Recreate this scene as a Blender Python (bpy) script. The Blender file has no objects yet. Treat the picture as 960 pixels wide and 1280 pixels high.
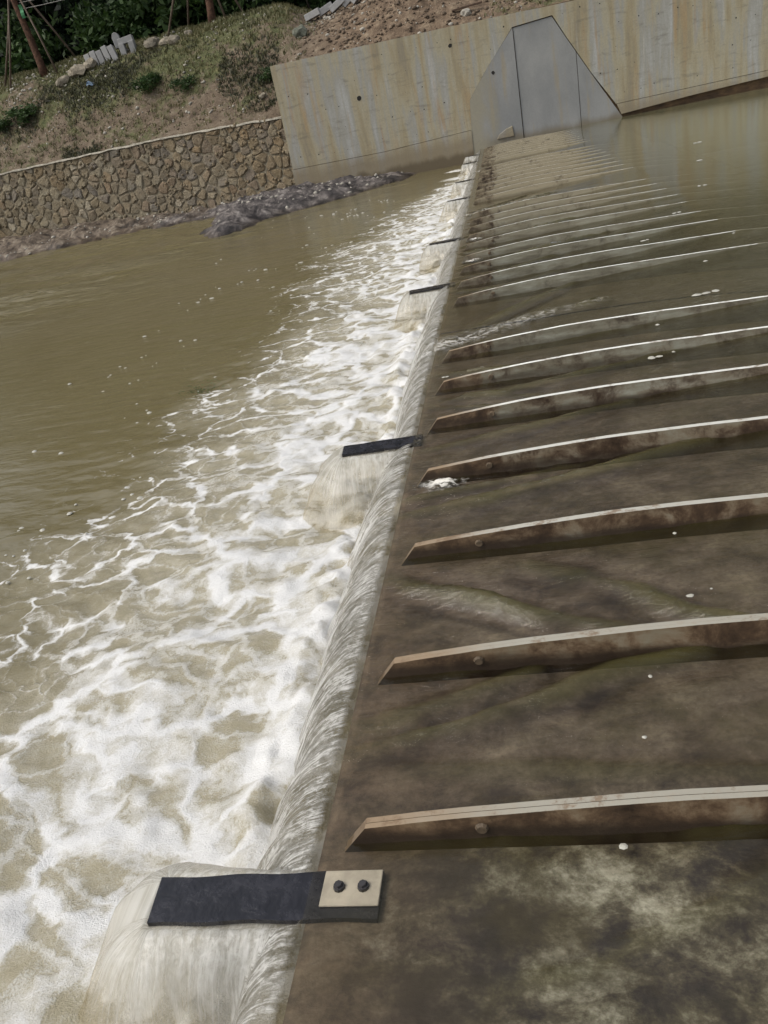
import bpy, bmesh, math, random
import numpy as np
from mathutils import Vector, Matrix
random.seed(7); rng = np.random.default_rng(11)
S = bpy.context.scene; COL = S.collection

# ------------------------------------------------------------------ camera
camd = bpy.data.cameras.new('camera'); cam = bpy.data.objects.new('camera', camd); COL.objects.link(cam)
camd.sensor_fit = 'VERTICAL'; camd.sensor_height = 24.0; camd.lens = 24.0 * 1000 / 1280
camd.clip_start = 0.05; camd.clip_end = 800
_pitch, _yaw, _roll = math.radians(26.168), math.radians(12.62), math.radians(12.2)
cam.matrix_world = (Matrix.Translation((0.80, 0.0, 2.0)) @ Matrix.Rotation(_yaw, 4, 'Z')
                    @ Matrix.Rotation(math.pi / 2 - _pitch, 4, 'X') @ Matrix.Rotation(-_roll, 4, 'Z'))
S.camera = cam
S.render.resolution_x, S.render.resolution_y = 768, 1024

# ------------------------------------------------------------------ world, sun, exposure
SUN_EL, SUN_AZ = math.radians(52), math.radians(246)      # azimuth clockwise from +Y
W = bpy.data.worlds.new('World'); S.world = W; W.use_nodes = True
_n = W.node_tree; _bg = _n.nodes['Background']
_sky = _n.nodes.new('ShaderNodeTexSky'); _sky.sky_type = 'NISHITA'; _sky.sun_disc = False
_sky.sun_elevation = SUN_EL; _sky.sun_rotation = SUN_AZ; _sky.dust_density = 4.0; _sky.air_density = 1.0
_hs = _n.nodes.new('ShaderNodeHueSaturation'); _hs.inputs['Saturation'].default_value = 0.36
_n.links.new(_sky.outputs[0], _hs.inputs['Color']); _n.links.new(_hs.outputs[0], _bg.inputs[0])
_bg.inputs[1].default_value = 0.145
sl = bpy.data.lights.new('sun', 'SUN'); sl.energy = 1.25; sl.angle = math.radians(28); sl.color = (1, .94, .84)
so = bpy.data.objects.new('sun', sl); COL.objects.link(so)
_d = Vector((math.sin(SUN_AZ) * math.cos(SUN_EL), math.cos(SUN_AZ) * math.cos(SUN_EL), math.sin(SUN_EL)))
so.rotation_euler = _d.to_track_quat('Z', 'Y').to_euler()
S.view_settings.view_transform = 'Standard'; S.view_settings.look = 'None'
S.view_settings.exposure = 0.47; S.view_settings.gamma = 1.0

# ------------------------------------------------------------------ helpers
def link(name, me, mat=None, parent=None, loc=None):
    o = bpy.data.objects.new(name, me); COL.objects.link(o)
    if mat is not None and me is not None and not me.materials: me.materials.append(mat)
    if parent: o.parent = parent
    if loc: o.location = loc
    return o
def tag(o, label=None, cat=None, group=None, kind=None):
    for k, v in (('label', label), ('category', cat), ('group', group), ('kind', kind)):
        if v: o[k] = v
    return o
def empty(name, loc=(0, 0, 0), rz=0.0):
    o = bpy.data.objects.new(name, None); COL.objects.link(o); o.location = loc; o.rotation_euler = (0, 0, rz); o.empty_display_size = .2
    return o
def mesh(name, vs, fs, smooth=False):
    me = bpy.data.meshes.new(name); me.from_pydata([tuple(v) for v in vs], [], [tuple(f) for f in fs]); me.update()
    if smooth: me.polygons.foreach_set('use_smooth', [True] * len(me.polygons))
    return me
def np_mesh(name, V, F, smooth=False, attrs=None):
    """V (n,3), F (m,k) constant-size faces"""
    me = bpy.data.meshes.new(name); V = np.asarray(V, np.float32); F = np.asarray(F, np.int32)
    m, k = F.shape
    me.vertices.add(len(V)); me.vertices.foreach_set('co', V.ravel())
    me.loops.add(m * k); me.loops.foreach_set('vertex_index', F.ravel())
    me.polygons.add(m); me.polygons.foreach_set('loop_start', np.arange(0, m * k, k, dtype=np.int32))
    me.polygons.foreach_set('loop_total', np.full(m, k, np.int32))
    if smooth: me.polygons.foreach_set('use_smooth', np.ones(m, bool))
    me.update(calc_edges=True)
    for n_, (typ, arr) in (attrs or {}).items():
        a = me.attributes.new(n_, typ, 'POINT'); a.data.foreach_set('value' if typ == 'FLOAT' else 'vector', np.asarray(arr, np.float32).ravel())
    return me
def grid(name, X, Y, Z, attrs=None, keep=None):
    nx, ny = X.shape
    i, j = np.meshgrid(np.arange(nx - 1), np.arange(ny - 1), indexing='ij')
    a = (i * ny + j).ravel(); F = np.stack([a, a + ny, a + ny + 1, a + 1], 1)
    if keep is not None: F = F[keep[:-1, :-1].ravel()]
    return np_mesh(name, np.stack([X.ravel(), Y.ravel(), Z.ravel()], 1), F, True, attrs)
def bm_new(): return bmesh.new()
def bm_mesh(bm, name, smooth=False, bevel=0.0):
    if bevel: bmesh.ops.bevel(bm, geom=list(bm.edges), offset=bevel, segments=1, affect='EDGES', profile=.5)
    bmesh.ops.recalc_face_normals(bm, faces=bm.faces)
    me = bpy.data.meshes.new(name); bm.to_mesh(me); bm.free()
    if smooth: me.polygons.foreach_set('use_smooth', [True] * len(me.polygons))
    return me
def prism(bm, poly, y0, y1):
    """poly of (x,z) extruded from y0 to y1"""
    a = [bm.verts.new((x, y0, z)) for x, z in poly]; b = [bm.verts.new((x, y1, z)) for x, z in poly]
    n = len(poly); bm.faces.new(a); bm.faces.new(b[::-1])
    for i in range(n): bm.faces.new((a[i], b[i], b[(i + 1) % n], a[(i + 1) % n]))
def box(bm, lo, hi):
    x0, y0, z0 = lo; x1, y1, z1 = hi
    prism(bm, [(x0, z0), (x1, z0), (x1, z1), (x0, z1)], y0, y1)
def tube(bm, pts, rad, n=8):
    rings = []; pts = [Vector(p) for p in pts]
    for i, p in enumerate(pts):
        t = (pts[min(i + 1, len(pts) - 1)] - pts[max(i - 1, 0)]).normalized()
        u = t.orthogonal().normalized(); v = t.cross(u); r = rad[i] if hasattr(rad, '__len__') else rad
        rings.append([bm.verts.new(p + (u * math.cos(2 * math.pi * k / n) + v * math.sin(2 * math.pi * k / n)) * r) for k in range(n)])
    for a, b in zip(rings, rings[1:]):
        for k in range(n): bm.faces.new((a[k], a[(k + 1) % n], b[(k + 1) % n], b[k]))
    bm.faces.new(rings[0][::-1]); bm.faces.new(rings[-1])

def _hash(i, j, s):
    h = (i.astype(np.int64) * 374761393 + j.astype(np.int64) * 668265263 + s * 2147483647) & 0xffffffff
    h = ((h ^ (h >> 13)) * 1274126177) & 0xffffffff
    return ((h ^ (h >> 16)) & 0xffff) / 65535.0
def vnoise(x, y, s=0):
    i = np.floor(x); j = np.floor(y); f = x - i; g = y - j
    f = f * f * f * (f * (f * 6 - 15) + 10); g = g * g * g * (g * (g * 6 - 15) + 10)
    a, b, c, d = _hash(i, j, s), _hash(i + 1, j, s), _hash(i, j + 1, s), _hash(i + 1, j + 1, s)
    return (a * (1 - f) + b * f) * (1 - g) + (c * (1 - f) + d * f) * g
def fbm(x, y, o=4, s=0):
    r = 0; a = .5; t = 0
    for k in range(o):
        r = r + a * (vnoise(x, y, s + k) * 2 - 1); t += a; a *= .5
        x, y = x * 1.97 + y * .23 + 3.1, y * 1.97 - x * .23 + 7.7
    return r / t
def sstep(a, b, x):
    t = np.clip((x - a) / (b - a), 0, 1); return t * t * (3 - 2 * t)

# ------------------------------------------------------------------ node material helper
class M:
    def __init__(s, name):
        s.m = bpy.data.materials.new(name); s.m.use_nodes = True; s.t = s.m.node_tree; s.t.nodes.clear()
        s.out = s.t.nodes.new('ShaderNodeOutputMaterial')
    def _set(s, sock, v):
        if isinstance(v, bpy.types.NodeSocket): s.t.links.new(v, sock)
        elif v is not None:
            if sock.type == 'RGBA' and hasattr(v, '__len__') and len(v) == 3: v = (*v, 1)
            sock.default_value = v
    def n(s, typ, **kw):
        nd = s.t.nodes.new('ShaderNode' + typ)
        for k, v in kw.items():
            if k.startswith('i_'):
                key = k[2:]; s._set(nd.inputs[int(key) if key.isdigit() else key.replace('_', ' ')], v)
            else: setattr(nd, k, v)
        return nd
    def pos(s): return s.n('NewGeometry').outputs['Position']
    def obj(s): return s.n('TexCoord').outputs['Object']
    def rand(s): return s.n('ObjectInfo').outputs['Random']
    def attr(s, name, out='Fac'): return s.n('Attribute', attribute_name=name).outputs[out]
    def scale(s, v, sc, loc=(0, 0, 0), rot=(0, 0, 0)):
        return s.n('Mapping', i_Vector=v, i_Scale=sc, i_Location=loc, i_Rotation=rot).outputs[0]
    def noise(s, v, sc, det=4, ro=.55, dist=0.0, col=False):
        nd = s.n('TexNoise', i_Vector=v, i_Scale=sc, i_Detail=det, i_Roughness=ro, i_Distortion=dist); return nd.outputs['Color' if col else 'Fac']
    def vor(s, v, sc, feature='F1', out='Distance', rnd=1.0):
        return s.n('TexVoronoi', feature=feature, i_Vector=v, i_Scale=sc, i_Randomness=rnd).outputs[out]
    def m2(s, op, a, b=None, c=None, clamp=False):
        nd = s.n('Math', operation=op, use_clamp=clamp); s._set(nd.inputs[0], a)
        if b is not None: s._set(nd.inputs[1], b)
        if c is not None: s._set(nd.inputs[2], c)
        return nd.outputs[0]
    def vm(s, op, a, b):
        nd = s.n('VectorMath', operation=op); s._set(nd.inputs[0], a); s._set(nd.inputs[1], b); return nd.outputs[0]
    def mr(s, v, a, b, c=0.0, d=1.0, smooth=True):
        nd = s.n('MapRange', interpolation_type='SMOOTHSTEP' if smooth else 'LINEAR', clamp=True)
        for k, q in zip(('Value', 'From Min', 'From Max', 'To Min', 'To Max'), (v, a, b, c, d)): s._set(nd.inputs[k], q)
        return nd.outputs[0]
    def mix(s, f, a, b, bt='MIX'):
        nd = s.n('Mix', data_type='RGBA', blend_type=bt); s._set(nd.inputs[0], f); s._set(nd.inputs[6], a); s._set(nd.inputs[7], b); return nd.outputs[2]
    def ramp(s, f, stops):
        nd = s.n('ValToRGB', i_Fac=f); e = nd.color_ramp.elements
        while len(e) < len(stops): e.new(.5)
        for el, (p, c) in zip(e, stops): el.position = p; el.color = (*c, 1)
        return nd.outputs[0]
    def sep(s, v): return s.n('SeparateXYZ', i_Vector=v).outputs
    def comb(s, x, y, z): return s.n('CombineXYZ', i_X=x, i_Y=y, i_Z=z).outputs[0]
    def bump(s, h, st=.5, dist=.02, nrm=None): return s.n('Bump', i_Height=h, i_Strength=st, i_Distance=dist, i_Normal=nrm).outputs[0]
    def bsdf(s, **kw):
        kw.setdefault('Specular IOR Level', .3); nd = s.n('BsdfPrincipled')
        for k, v in kw.items(): s._set(nd.inputs[k.replace('_', ' ')], v)
        return nd.outputs[0]
    def done(s, sh): s.t.links.new(sh, s.out.inputs['Surface']); return s.m

def simple(name, c, rough=.7, var=.25, sc=6.0, bump=.3, dist=.01, rnd=0.0, c2=None, spec=.3):
    k = M(name); p = k.obj(); nz = k.noise(p, sc, 6, .6); c2 = c2 or tuple(x * (1 - var) for x in c)
    col = k.mix(k.mr(nz, .3, .7), c2, c)
    if rnd: col = k.mix(1.0, col, k.ramp(k.rand(), [(0, (1 - rnd,) * 3), (1, (1 + rnd, 1 + rnd * .9, 1 + rnd * .8))]), 'MULTIPLY')
    return k.done(k.bsdf(Base_Color=col, Roughness=rough, Normal=k.bump(k.noise(p, sc * 4, 6, .65), bump, dist), **{'Specular IOR Level': spec}))

# ------------------------------------------------------------------ materials
def mat_concrete():
    k = M('board marked concrete'); p = k.pos(); x, y, z = k.sep(p)
    st = k.noise(k.comb(k.m2('MULTIPLY', x, 1.5), 0.0, k.m2('MULTIPLY', z, .16)), 1.3, 5, .6, .25)
    st2 = k.noise(k.comb(k.m2('MULTIPLY', x, 3.3), 5.0, k.m2('MULTIPLY', z, .22)), 1.3, 4, .6, .2)
    big = k.noise(p, .55, 4, .55)
    col = k.ramp(st, [(.30, (.215, .192, .145)), (.41, (.30, .255, .16)), (.5, (.345, .315, .225)), (.57, (.29, .284, .25)), (.70, (.38, .385, .365))])
    col = k.mix(k.m2('MULTIPLY', k.mr(st2, .52, .68), k.mr(big, .38, .6, .15, .75)), col, (.33, .23, .12))
    col = k.mix(k.m2('MULTIPLY', k.mr(st2, .36, .26), .55), col, (.42, .41, .36))
    hor = k.noise(k.comb(k.m2('MULTIPLY', x, .8), 0.0, k.m2('MULTIPLY', z, 3.2)), 1.6, 6, .7, .4)
    col = k.mix(k.m2('MULTIPLY', k.mr(hor, .52, .70), .5), col, (.13, .12, .095))
    # tide stain near the water lines
    low = k.m2('ADD', z, k.m2('MULTIPLY', k.m2('SUBTRACT', k.noise(k.scale(p, (1, 1, .4)), 1.4, 5, .6), .5), .7))
    col = k.mix(k.mr(low, .85, .25, 0, .8), col, (.20, .162, .105))
    col = k.mix(k.mr(low, .12, -.12), col, (.11, .085, .05))
    fine = k.noise(p, 22, 7, .7); col = k.mix(k.mr(fine, .2, .8, .0, .35), col, (.12, .11, .09))
    return k.done(k.bsdf(Base_Color=col, Roughness=.8, Normal=k.bump(k.m2('ADD', fine, k.m2('MULTIPLY', hor, .8)), .5, .012)))
def mat_patch():
    k = M('grey plastered concrete'); p = k.pos(); x, y, z = k.sep(p)
    a = k.noise(k.scale(p, (1, 1, .5)), 1.1, 6, .6, .3); st = k.noise(k.comb(k.m2('MULTIPLY', x, 2.4), 0.0, k.m2('MULTIPLY', z, .2)), 1.2, 5, .6)
    col = k.ramp(a, [(.3, (.185, .19, .188)), (.5, (.225, .228, .222)), (.7, (.265, .267, .255))])
    col = k.mix(k.m2('MULTIPLY', k.mr(st, .55, .7), .6), col, (.27, .22, .13))
    low = k.m2('ADD', z, k.m2('MULTIPLY', k.m2('SUBTRACT', a, .5), .6))
    col = k.mix(k.mr(low, .45, .1), col, (.15, .13, .095))
    f = k.noise(p, 18, 7, .7)
    col = k.mix(k.mr(k.m2('ADD', x, k.m2('MULTIPLY', k.m2('SUBTRACT', a, .5), 2.2)), .75, .05, 0, .9), col, (.255, .235, .175))
    return k.done(k.bsdf(Base_Color=k.mix(k.mr(f, .3, .8, 0, .25), col, (.13, .13, .12)), Roughness=.75, Normal=k.bump(f, .3, .01)))
def mat_tide():
    k = M('mud stained concrete'); p = k.pos(); f = k.noise(k.scale(p, (1, 1, 2.5)), 2.2, 7, .65)
    col = k.ramp(f, [(.3, (.035, .022, .012)), (.5, (.075, .045, .022)), (.72, (.15, .095, .045))])
    return k.done(k.bsdf(Base_Color=col, Roughness=.7, Normal=k.bump(f, .6, .03)))
def mat_stone():
    k = M('rubble stone'); p = k.obj(); r = k.rand()
    base = k.ramp(r, [(0, (.195, .165, .12)), (.16, (.165, .137, .098)), (.30, (.20, .165, .112)), (.42, (.15, .14, .128)), (.52, (.215, .16, .10)),
                      (.62, (.185, .158, .115)), (.74, (.25, .225, .175)), (.84, (.135, .125, .12)), (.93, (.20, .145, .095)), (1, (.31, .29, .245))])
    f = k.noise(p, 7, 7, .65); g = k.noise(p, 1.1, 4, .5); w = k.pos(); wx = k.sep(w)[0]; big = k.noise(w, .8, 5, .6)
    zone = k.ramp(k.m2('ADD', k.mr(wx, -19, -8, 0, 1, False), k.m2('MULTIPLY', k.m2('SUBTRACT', big, .5), .9)), [(.1, (.195, .175, .125)), (.5, (.165, .155, .14)), (.85, (.21, .15, .085))])
    base = k.mix(1.0, k.mix(.22, base, zone), (1.14, 1.13, 1.07), 'MULTIPLY')
    fine = k.noise(w, 17, 6, .7)
    col = k.mix(k.mr(f, .3, .72), k.mix(1.0, base, (.85, .8, .72), 'MULTIPLY'), base)
    col = k.mix(k.mr(fine, .5, .68, 0, .6), col, (.235, .20, .145))
    col = k.mix(k.mr(fine, .46, .34, 0, .7), col, (.06, .05, .037))
    return k.done(k.bsdf(Base_Color=col, Roughness=.85, Normal=k.bump(k.m2('ADD', f, fine), 1.0, .05)))
def mat_mortar():
    k = M('rough mortar'); p = k.obj(); f = k.noise(p, 6, 8, .7)
    col = k.ramp(f, [(.30, (.09, .075, .052)), (.40, (.18, .153, .108)), (.7, (.25, .22, .16))])
    return k.done(k.bsdf(Base_Color=col, Roughness=.9, Normal=k.bump(f, 1, .06)))
def mat_earth():
    k = M('bank earth'); p = k.pos(); x, y, z = k.sep(p)
    big = k.noise(p, .55, 5, .6, .4); mid = k.noise(p, 2.6, 7, .65); f = k.noise(p, 14, 7, .7)
    soil = k.ramp(mid, [(.28, (.066, .048, .034)), (.47, (.13, .098, .068)), (.62, (.175, .14, .10)), (.78, (.25, .205, .15))])
    red = k.ramp(mid, [(.3, (.075, .052, .034)), (.5, (.155, .11, .073)), (.7, (.24, .185, .125))])
    heap = k.mr(x, -7.0, -4.0)
    soil = k.mix(heap, soil, red)
    green = k.ramp(k.noise(p, 5, 6, .7), [(.3, (.045, .055, .022)), (.55, (.10, .105, .045)), (.75, (.17, .155, .075))])
    g = k.attr('grassy'); gm = k.mr(k.m2('ADD', g, k.m2('MULTIPLY', k.m2('SUBTRACT', k.noise(p, 1.7, 7, .7), .5), 1.6)), .38, .72)
    col = k.mix(gm, soil, green)
    # pale gravel specks
    v = k.vor(p, 9, 'F1'); sp = k.m2('MULTIPLY', k.mr(v, .16, .1), k.mr(k.noise(p, 1.2, 4), .48, .62))
    col = k.mix(sp, col, (.36, .33, .28))
    return k.done(k.bsdf(Base_Color=col, Roughness=.95, Normal=k.bump(k.m2('ADD', mid, k.m2('MULTIPLY', f, .6)), 1, .12)))
def mat_mud():
    k = M('wet river mud'); p = k.pos(); x, y, z = k.sep(p)
    f = k.noise(k.scale(p, (1, .7, 1), rot=(0, 0, .5)), 2.4, 9, .72, .6); g = k.noise(p, .5, 4)
    cold = k.ramp(f, [(.36, (.014, .012, .012)), (.46, (.043, .037, .036)), (.54, (.095, .082, .076)), (.66, (.26, .235, .215))])
    warm = k.ramp(f, [(.36, (.022, .016, .011)), (.46, (.075, .056, .04)), (.55, (.14, .11, .08)), (.68, (.30, .26, .20))])
    col = k.mix(k.mr(k.m2('ADD', k.m2('MULTIPLY', x, .1), k.m2('MULTIPLY', g, 1.2)), -.85, -.4), warm, cold)
    col = k.mix(k.mr(z, -.22, -.36), col, k.mix(1.0, col, (.55, .5, .45), 'MULTIPLY'))
    return k.done(k.bsdf(Base_Color=col, Roughness=k.mr(z, -.3, .0, .35, .8), Normal=k.bump(f, 1, .12)))
def mat_bed():
    k = M('algae mottled gate plate'); p = k.pos(); x, y, z = k.sep(p)
    q = k.scale(p, (.8, 1.0, 1)); big = k.noise(q, 2.1, 9, .72, .25); mid = k.noise(q, 6, 9, .75, .2); f = k.noise(p, 40, 6, .7)
    near = k.mr(k.m2('ADD', y, k.m2('MULTIPLY', k.m2('SUBTRACT', mid, .5), .8)), 2.0, 1.6)
    a = k.ramp(k.m2('ADD', k.m2('MULTIPLY', big, .62), k.m2('MULTIPLY', mid, .38)), [(.38, (.026, .021, .018)), (.46, (.075, .060, .048)), (.52, (.125, .106, .088)), (.60, (.20, .175, .142)), (.70, (.31, .28, .23))])
    b = k.ramp(k.m2('ADD', k.m2('MULTIPLY', big, .6), k.m2('MULTIPLY', mid, .42)), [(.42, (.014, .014, .018)), (.485, (.042, .038, .038)), (.53, (.095, .089, .070)), (.565, (.20, .20, .165)), (.62, (.46, .48, .44))])
    col = k.mix(near, a, b)
    col = k.mix(k.m2('MULTIPLY', k.mr(mid, .55, .68), .35), col, (.22, .195, .165))
    col = k.mix(k.m2('MULTIPLY', k.mr(k.noise(p, 2.2, 5, .6), .5, .66), .6), col, (.06, .052, .026))
    edge = k.mr(k.m2('ADD', x, k.m2('MULTIPLY', k.m2('SUBTRACT', mid, .5), .5)), .65, .05, 0, .85)
    col = k.mix(edge, col, k.mix(k.mr(mid, .38, .62), (.055, .042, .031), (.13, .10, .074)))
    deep = k.mr(y, 4.0, 8.0, 0, .65); col = k.mix(deep, col, (.075, .066, .031))
    col = k.mix(k.mr(f, .45, .75, 0, .5), col, (.04, .033, .027))
    return k.done(k.bsdf(Base_Color=col, Roughness=.8, Normal=k.bump(k.m2('ADD', mid, k.m2('MULTIPLY', f, .5)), .5, .012)))
def mat_rib():
    k = M('worn painted rib steel'); p = k.pos(); x, y, z = k.sep(p); o = k.obj(); h = k.sep(o)
    mid = k.noise(p, 5.5, 8, .7, .3); f = k.noise(p, 34, 6, .7); lon = k.noise(k.scale(p, (1, .3, 5)), 2.5, 6, .65)
    paint = k.ramp(lon, [(.3, (.11, .10, .07)), (.5, (.19, .18, .135)), (.7, (.27, .275, .225))])
    rust = k.ramp(mid, [(.3, (.022, .014, .009)), (.45, (.07, .044, .026)), (.55, (.15, .10, .058)), (.70, (.25, .19, .12))])
    far = k.mr(y, 2.0, 9.0)
    # rust and silt gather at the nose and low on the web
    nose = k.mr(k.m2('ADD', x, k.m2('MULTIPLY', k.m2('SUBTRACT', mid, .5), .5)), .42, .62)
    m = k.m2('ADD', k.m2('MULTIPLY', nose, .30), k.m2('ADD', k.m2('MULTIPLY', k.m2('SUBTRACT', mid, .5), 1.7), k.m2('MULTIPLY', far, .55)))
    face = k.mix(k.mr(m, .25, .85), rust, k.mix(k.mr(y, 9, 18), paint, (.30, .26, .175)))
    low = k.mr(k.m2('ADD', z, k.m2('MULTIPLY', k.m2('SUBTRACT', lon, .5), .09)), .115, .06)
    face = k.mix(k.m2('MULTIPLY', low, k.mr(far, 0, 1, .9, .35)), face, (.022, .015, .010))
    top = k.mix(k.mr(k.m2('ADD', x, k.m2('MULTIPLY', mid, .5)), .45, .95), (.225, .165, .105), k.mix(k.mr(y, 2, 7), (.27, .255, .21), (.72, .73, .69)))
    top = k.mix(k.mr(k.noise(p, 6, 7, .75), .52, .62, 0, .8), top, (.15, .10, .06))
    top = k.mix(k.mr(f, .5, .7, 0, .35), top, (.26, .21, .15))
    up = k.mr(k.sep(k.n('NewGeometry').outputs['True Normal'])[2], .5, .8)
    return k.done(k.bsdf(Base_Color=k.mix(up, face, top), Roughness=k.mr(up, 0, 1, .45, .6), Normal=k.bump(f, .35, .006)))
def mat_rubber():
    k = M('wet black rubber'); p = k.pos(); f = k.noise(p, 16, 6, .65, .3); g = k.noise(p, 60, 4)
    return k.done(k.bsdf(Base_Color=k.mix(k.mr(f, .4, .65), (.004, .004, .0065), (.012, .012, .017)), Roughness=k.mr(f, .4, .62, .10, .34), Normal=k.bump(k.m2('ADD', f, k.m2('MULTIPLY', g, .25)), .5, .012), **{'Specular IOR Level': .5}))

def mat_overflow():
    """clear brownish water: Fresnel reflection over tinted see-through, silt scatter by depth, raised along the wakes"""
    k = M('silty river water'); p = k.pos(); x, y, z = k.sep(p); d = k.attr('depth')
    silt = k.m2('SUBTRACT', 1.0, k.m2('POWER', 2.718, k.m2('MULTIPLY', d, -1.75)))
    rip = k.noise(k.scale(p, (.55, 3.2, 1), rot=(0, 0, .22)), 9, 6, .62, .6); rip2 = k.noise(k.scale(p, (.7, 2.0, 1)), 34, 3, .5)
    far = k.m2('MULTIPLY', k.mr(y, 3, 14, .85, .08), k.mr(k.m2('ADD', y, k.m2('MULTIPLY', x, .15)), 1.75, 2.3, .28, 1))
    nrm = k.bump(k.m2('ADD', rip, k.m2('MULTIPLY', rip2, .5)), k.m2('MULTIPLY', far, .8), .014)
    tr = k.n('BsdfTransparent', i_Color=(.92, .88, .80)).outputs[0]
    sc = k.bsdf(Base_Color=k.mix(k.mr(y, 7, 22), k.mix(k.noise(p, .8, 4), (.062, .056, .018), (.094, .084, .032)), (.138, .136, .076)), Roughness=1.0, **{'Specular IOR Level': 0.0})
    body = k.n('MixShader', i_0=silt, i_1=tr, i_2=sc).outputs[0]
    fr = k.n('Fresnel', i_IOR=1.33, i_Normal=nrm).outputs[0]
    gl = k.n('BsdfGlossy', i_Color=(1, 1, 1), i_Roughness=.035, i_Normal=nrm).outputs[0]
    w = k.n('MixShader', i_0=fr, i_1=body, i_2=gl).outputs[0]
    # white water where the sheet is broken
    fo = k.m2('MULTIPLY', k.attr('foam'), k.mr(k.m2('ADD', k.noise(k.scale(p, (1, 2.2, 1)), 16, 7, .7, .5), k.m2('MULTIPLY', k.attr('foam'), .12)), .50, .62), None, True)
    wh = k.bsdf(Base_Color=(.62, .60, .55), Roughness=.6)
    return k.done(k.n('MixShader', i_0=fo, i_1=w, i_2=wh).outputs[0])
def mat_nappe():
    """falling sheet: aerated threads over semi-clear water"""
    k = M('falling water'); fl = k.attr('flow', 'Vector'); u, v, q = k.sep(fl)   # u along the fall, v across it, q = 1 on a dome
    warp = k.m2('MULTIPLY', k.noise(k.comb(k.m2('MULTIPLY', u, 4.0), k.m2('MULTIPLY', v, 4.0), 0.0), 1.0, 3), .07)
    vv = k.m2('ADD', v, warp)
    s1 = k.noise(k.comb(k.m2('MULTIPLY', u, 3.2), k.m2('MULTIPLY', vv, 46.0), 0.0), 1.0, 7, .68, .15)
    s2 = k.noise(k.comb(k.m2('MULTIPLY', u, 12.0), k.m2('MULTIPLY', vv, 150.0), 3.0), 1.0, 5, .65, .2)
    big = k.noise(k.comb(k.m2('MULTIPLY', u, 3.5), k.m2('MULTIPLY', vv, 9.0), 8.0), 1.0, 5, .6, .2)
    froth = k.noise(k.comb(k.m2('MULTIPLY', u, 26.0), k.m2('MULTIPLY', vv, 44.0), 6.0), 1.0, 7, .72, .5)
    st = k.m2('ADD', k.m2('MULTIPLY', s1, .27), k.m2('ADD', k.m2('MULTIPLY', s2, .23), k.m2('ADD', k.m2('MULTIPLY', big, .24), k.m2('MULTIPLY', froth, .26))))
    st = k.m2('MULTIPLY_ADD', k.m2('SUBTRACT', k.m2('ADD', k.m2('MULTIPLY', big, .35), k.m2('MULTIPLY_ADD', froth, .5, k.m2('MULTIPLY', s1, .15))), st), k.m2('MULTIPLY', q, .45), st)
    crink = k.noise(k.comb(k.m2('MULTIPLY', u, 38.0), k.m2('MULTIPLY', vv, 60.0), 1.0), 1.0, 5, .7, .4)
    st = k.m2('MULTIPLY_ADD', k.m2('SUBTRACT', crink, .5), k.mr(u, .30, .03, .04, .16), st)
    white = k.mr(st, .42, .595); white = k.m2('MULTIPLY_ADD', k.m2('SUBTRACT', .60, white), k.m2('MULTIPLY', q, .5), white)
    white = k.m2('ADD', white, k.m2('MULTIPLY', k.mr(k.m2('ADD', u, k.m2('MULTIPLY', k.m2('SUBTRACT', k.m2('ADD', k.m2('MULTIPLY', big, .5), k.m2('MULTIPLY', froth, .5)), .5), .7)), k.m2('MULTIPLY_ADD', q, -.05, .19), k.m2('MULTIPLY_ADD', q, -.08, .40)), .7), None, True)
    col = k.mix(white, (.21, .20, .155), (.68, .675, .65))
    nrm = k.bump(st, k.m2('MULTIPLY_ADD', q, -.35, .9), .02)
    df = k.bsdf(Base_Color=col, Roughness=.10, Normal=nrm, **{'Specular IOR Level': .6})
    tl = k.n('BsdfTranslucent', i_Color=col, i_Normal=nrm).outputs[0]
    body = k.n('MixShader', i_0=.25, i_1=df, i_2=tl).outputs[0]
    tr = k.n('BsdfTransparent', i_Color=(.90, .87, .80)).outputs[0]
    clear = k.m2('MULTIPLY', k.mr(white, 0, .9, .62, .04), k.mr(u, .42, 0, .7, 1))
    clear = k.m2('MAXIMUM', clear, k.m2('MULTIPLY', q, k.mr(k.m2('ADD', k.m2('MULTIPLY_ADD', k.m2('SUBTRACT', .5, st), 2.2, k.m2('MULTIPLY', u, 2.6)), k.m2('MULTIPLY', k.m2('SUBTRACT', froth, .5), 1.1)), -.05, .86, .10, 1.0), None, True))
    col = k.mix(k.m2('MULTIPLY', q, .8), col, k.mix(k.mr(st, .40, .60), (.44, .43, .37), (.70, .695, .66)))
    df = k.bsdf(Base_Color=col, Roughness=.10, Normal=nrm, **{'Specular IOR Level': .6}); body = k.n('MixShader', i_0=.35, i_1=df, i_2=tl).outputs[0]
    tear = k.mr(k.m2('ADD', k.m2('MULTIPLY_ADD', k.m2('SUBTRACT', .5, st), 2.4, k.m2('MULTIPLY', u, 2.3)), k.m2('MULTIPLY', k.m2('SUBTRACT', froth, .5), 1.0)), .62, 1.05, 0, .95)
    clear = k.m2('MAXIMUM', clear, tear)
    lip = k.mr(k.m2('ADD', u, k.m2('MULTIPLY', k.m2('SUBTRACT', st, .5), .12)), .055, .0)
    clear = k.m2('MAXIMUM', clear, k.m2('MULTIPLY', lip, k.m2('SUBTRACT', 1.0, q)))
    return k.done(k.n('MixShader', i_0=clear, i_1=body, i_2=tr).outputs[0])
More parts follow.
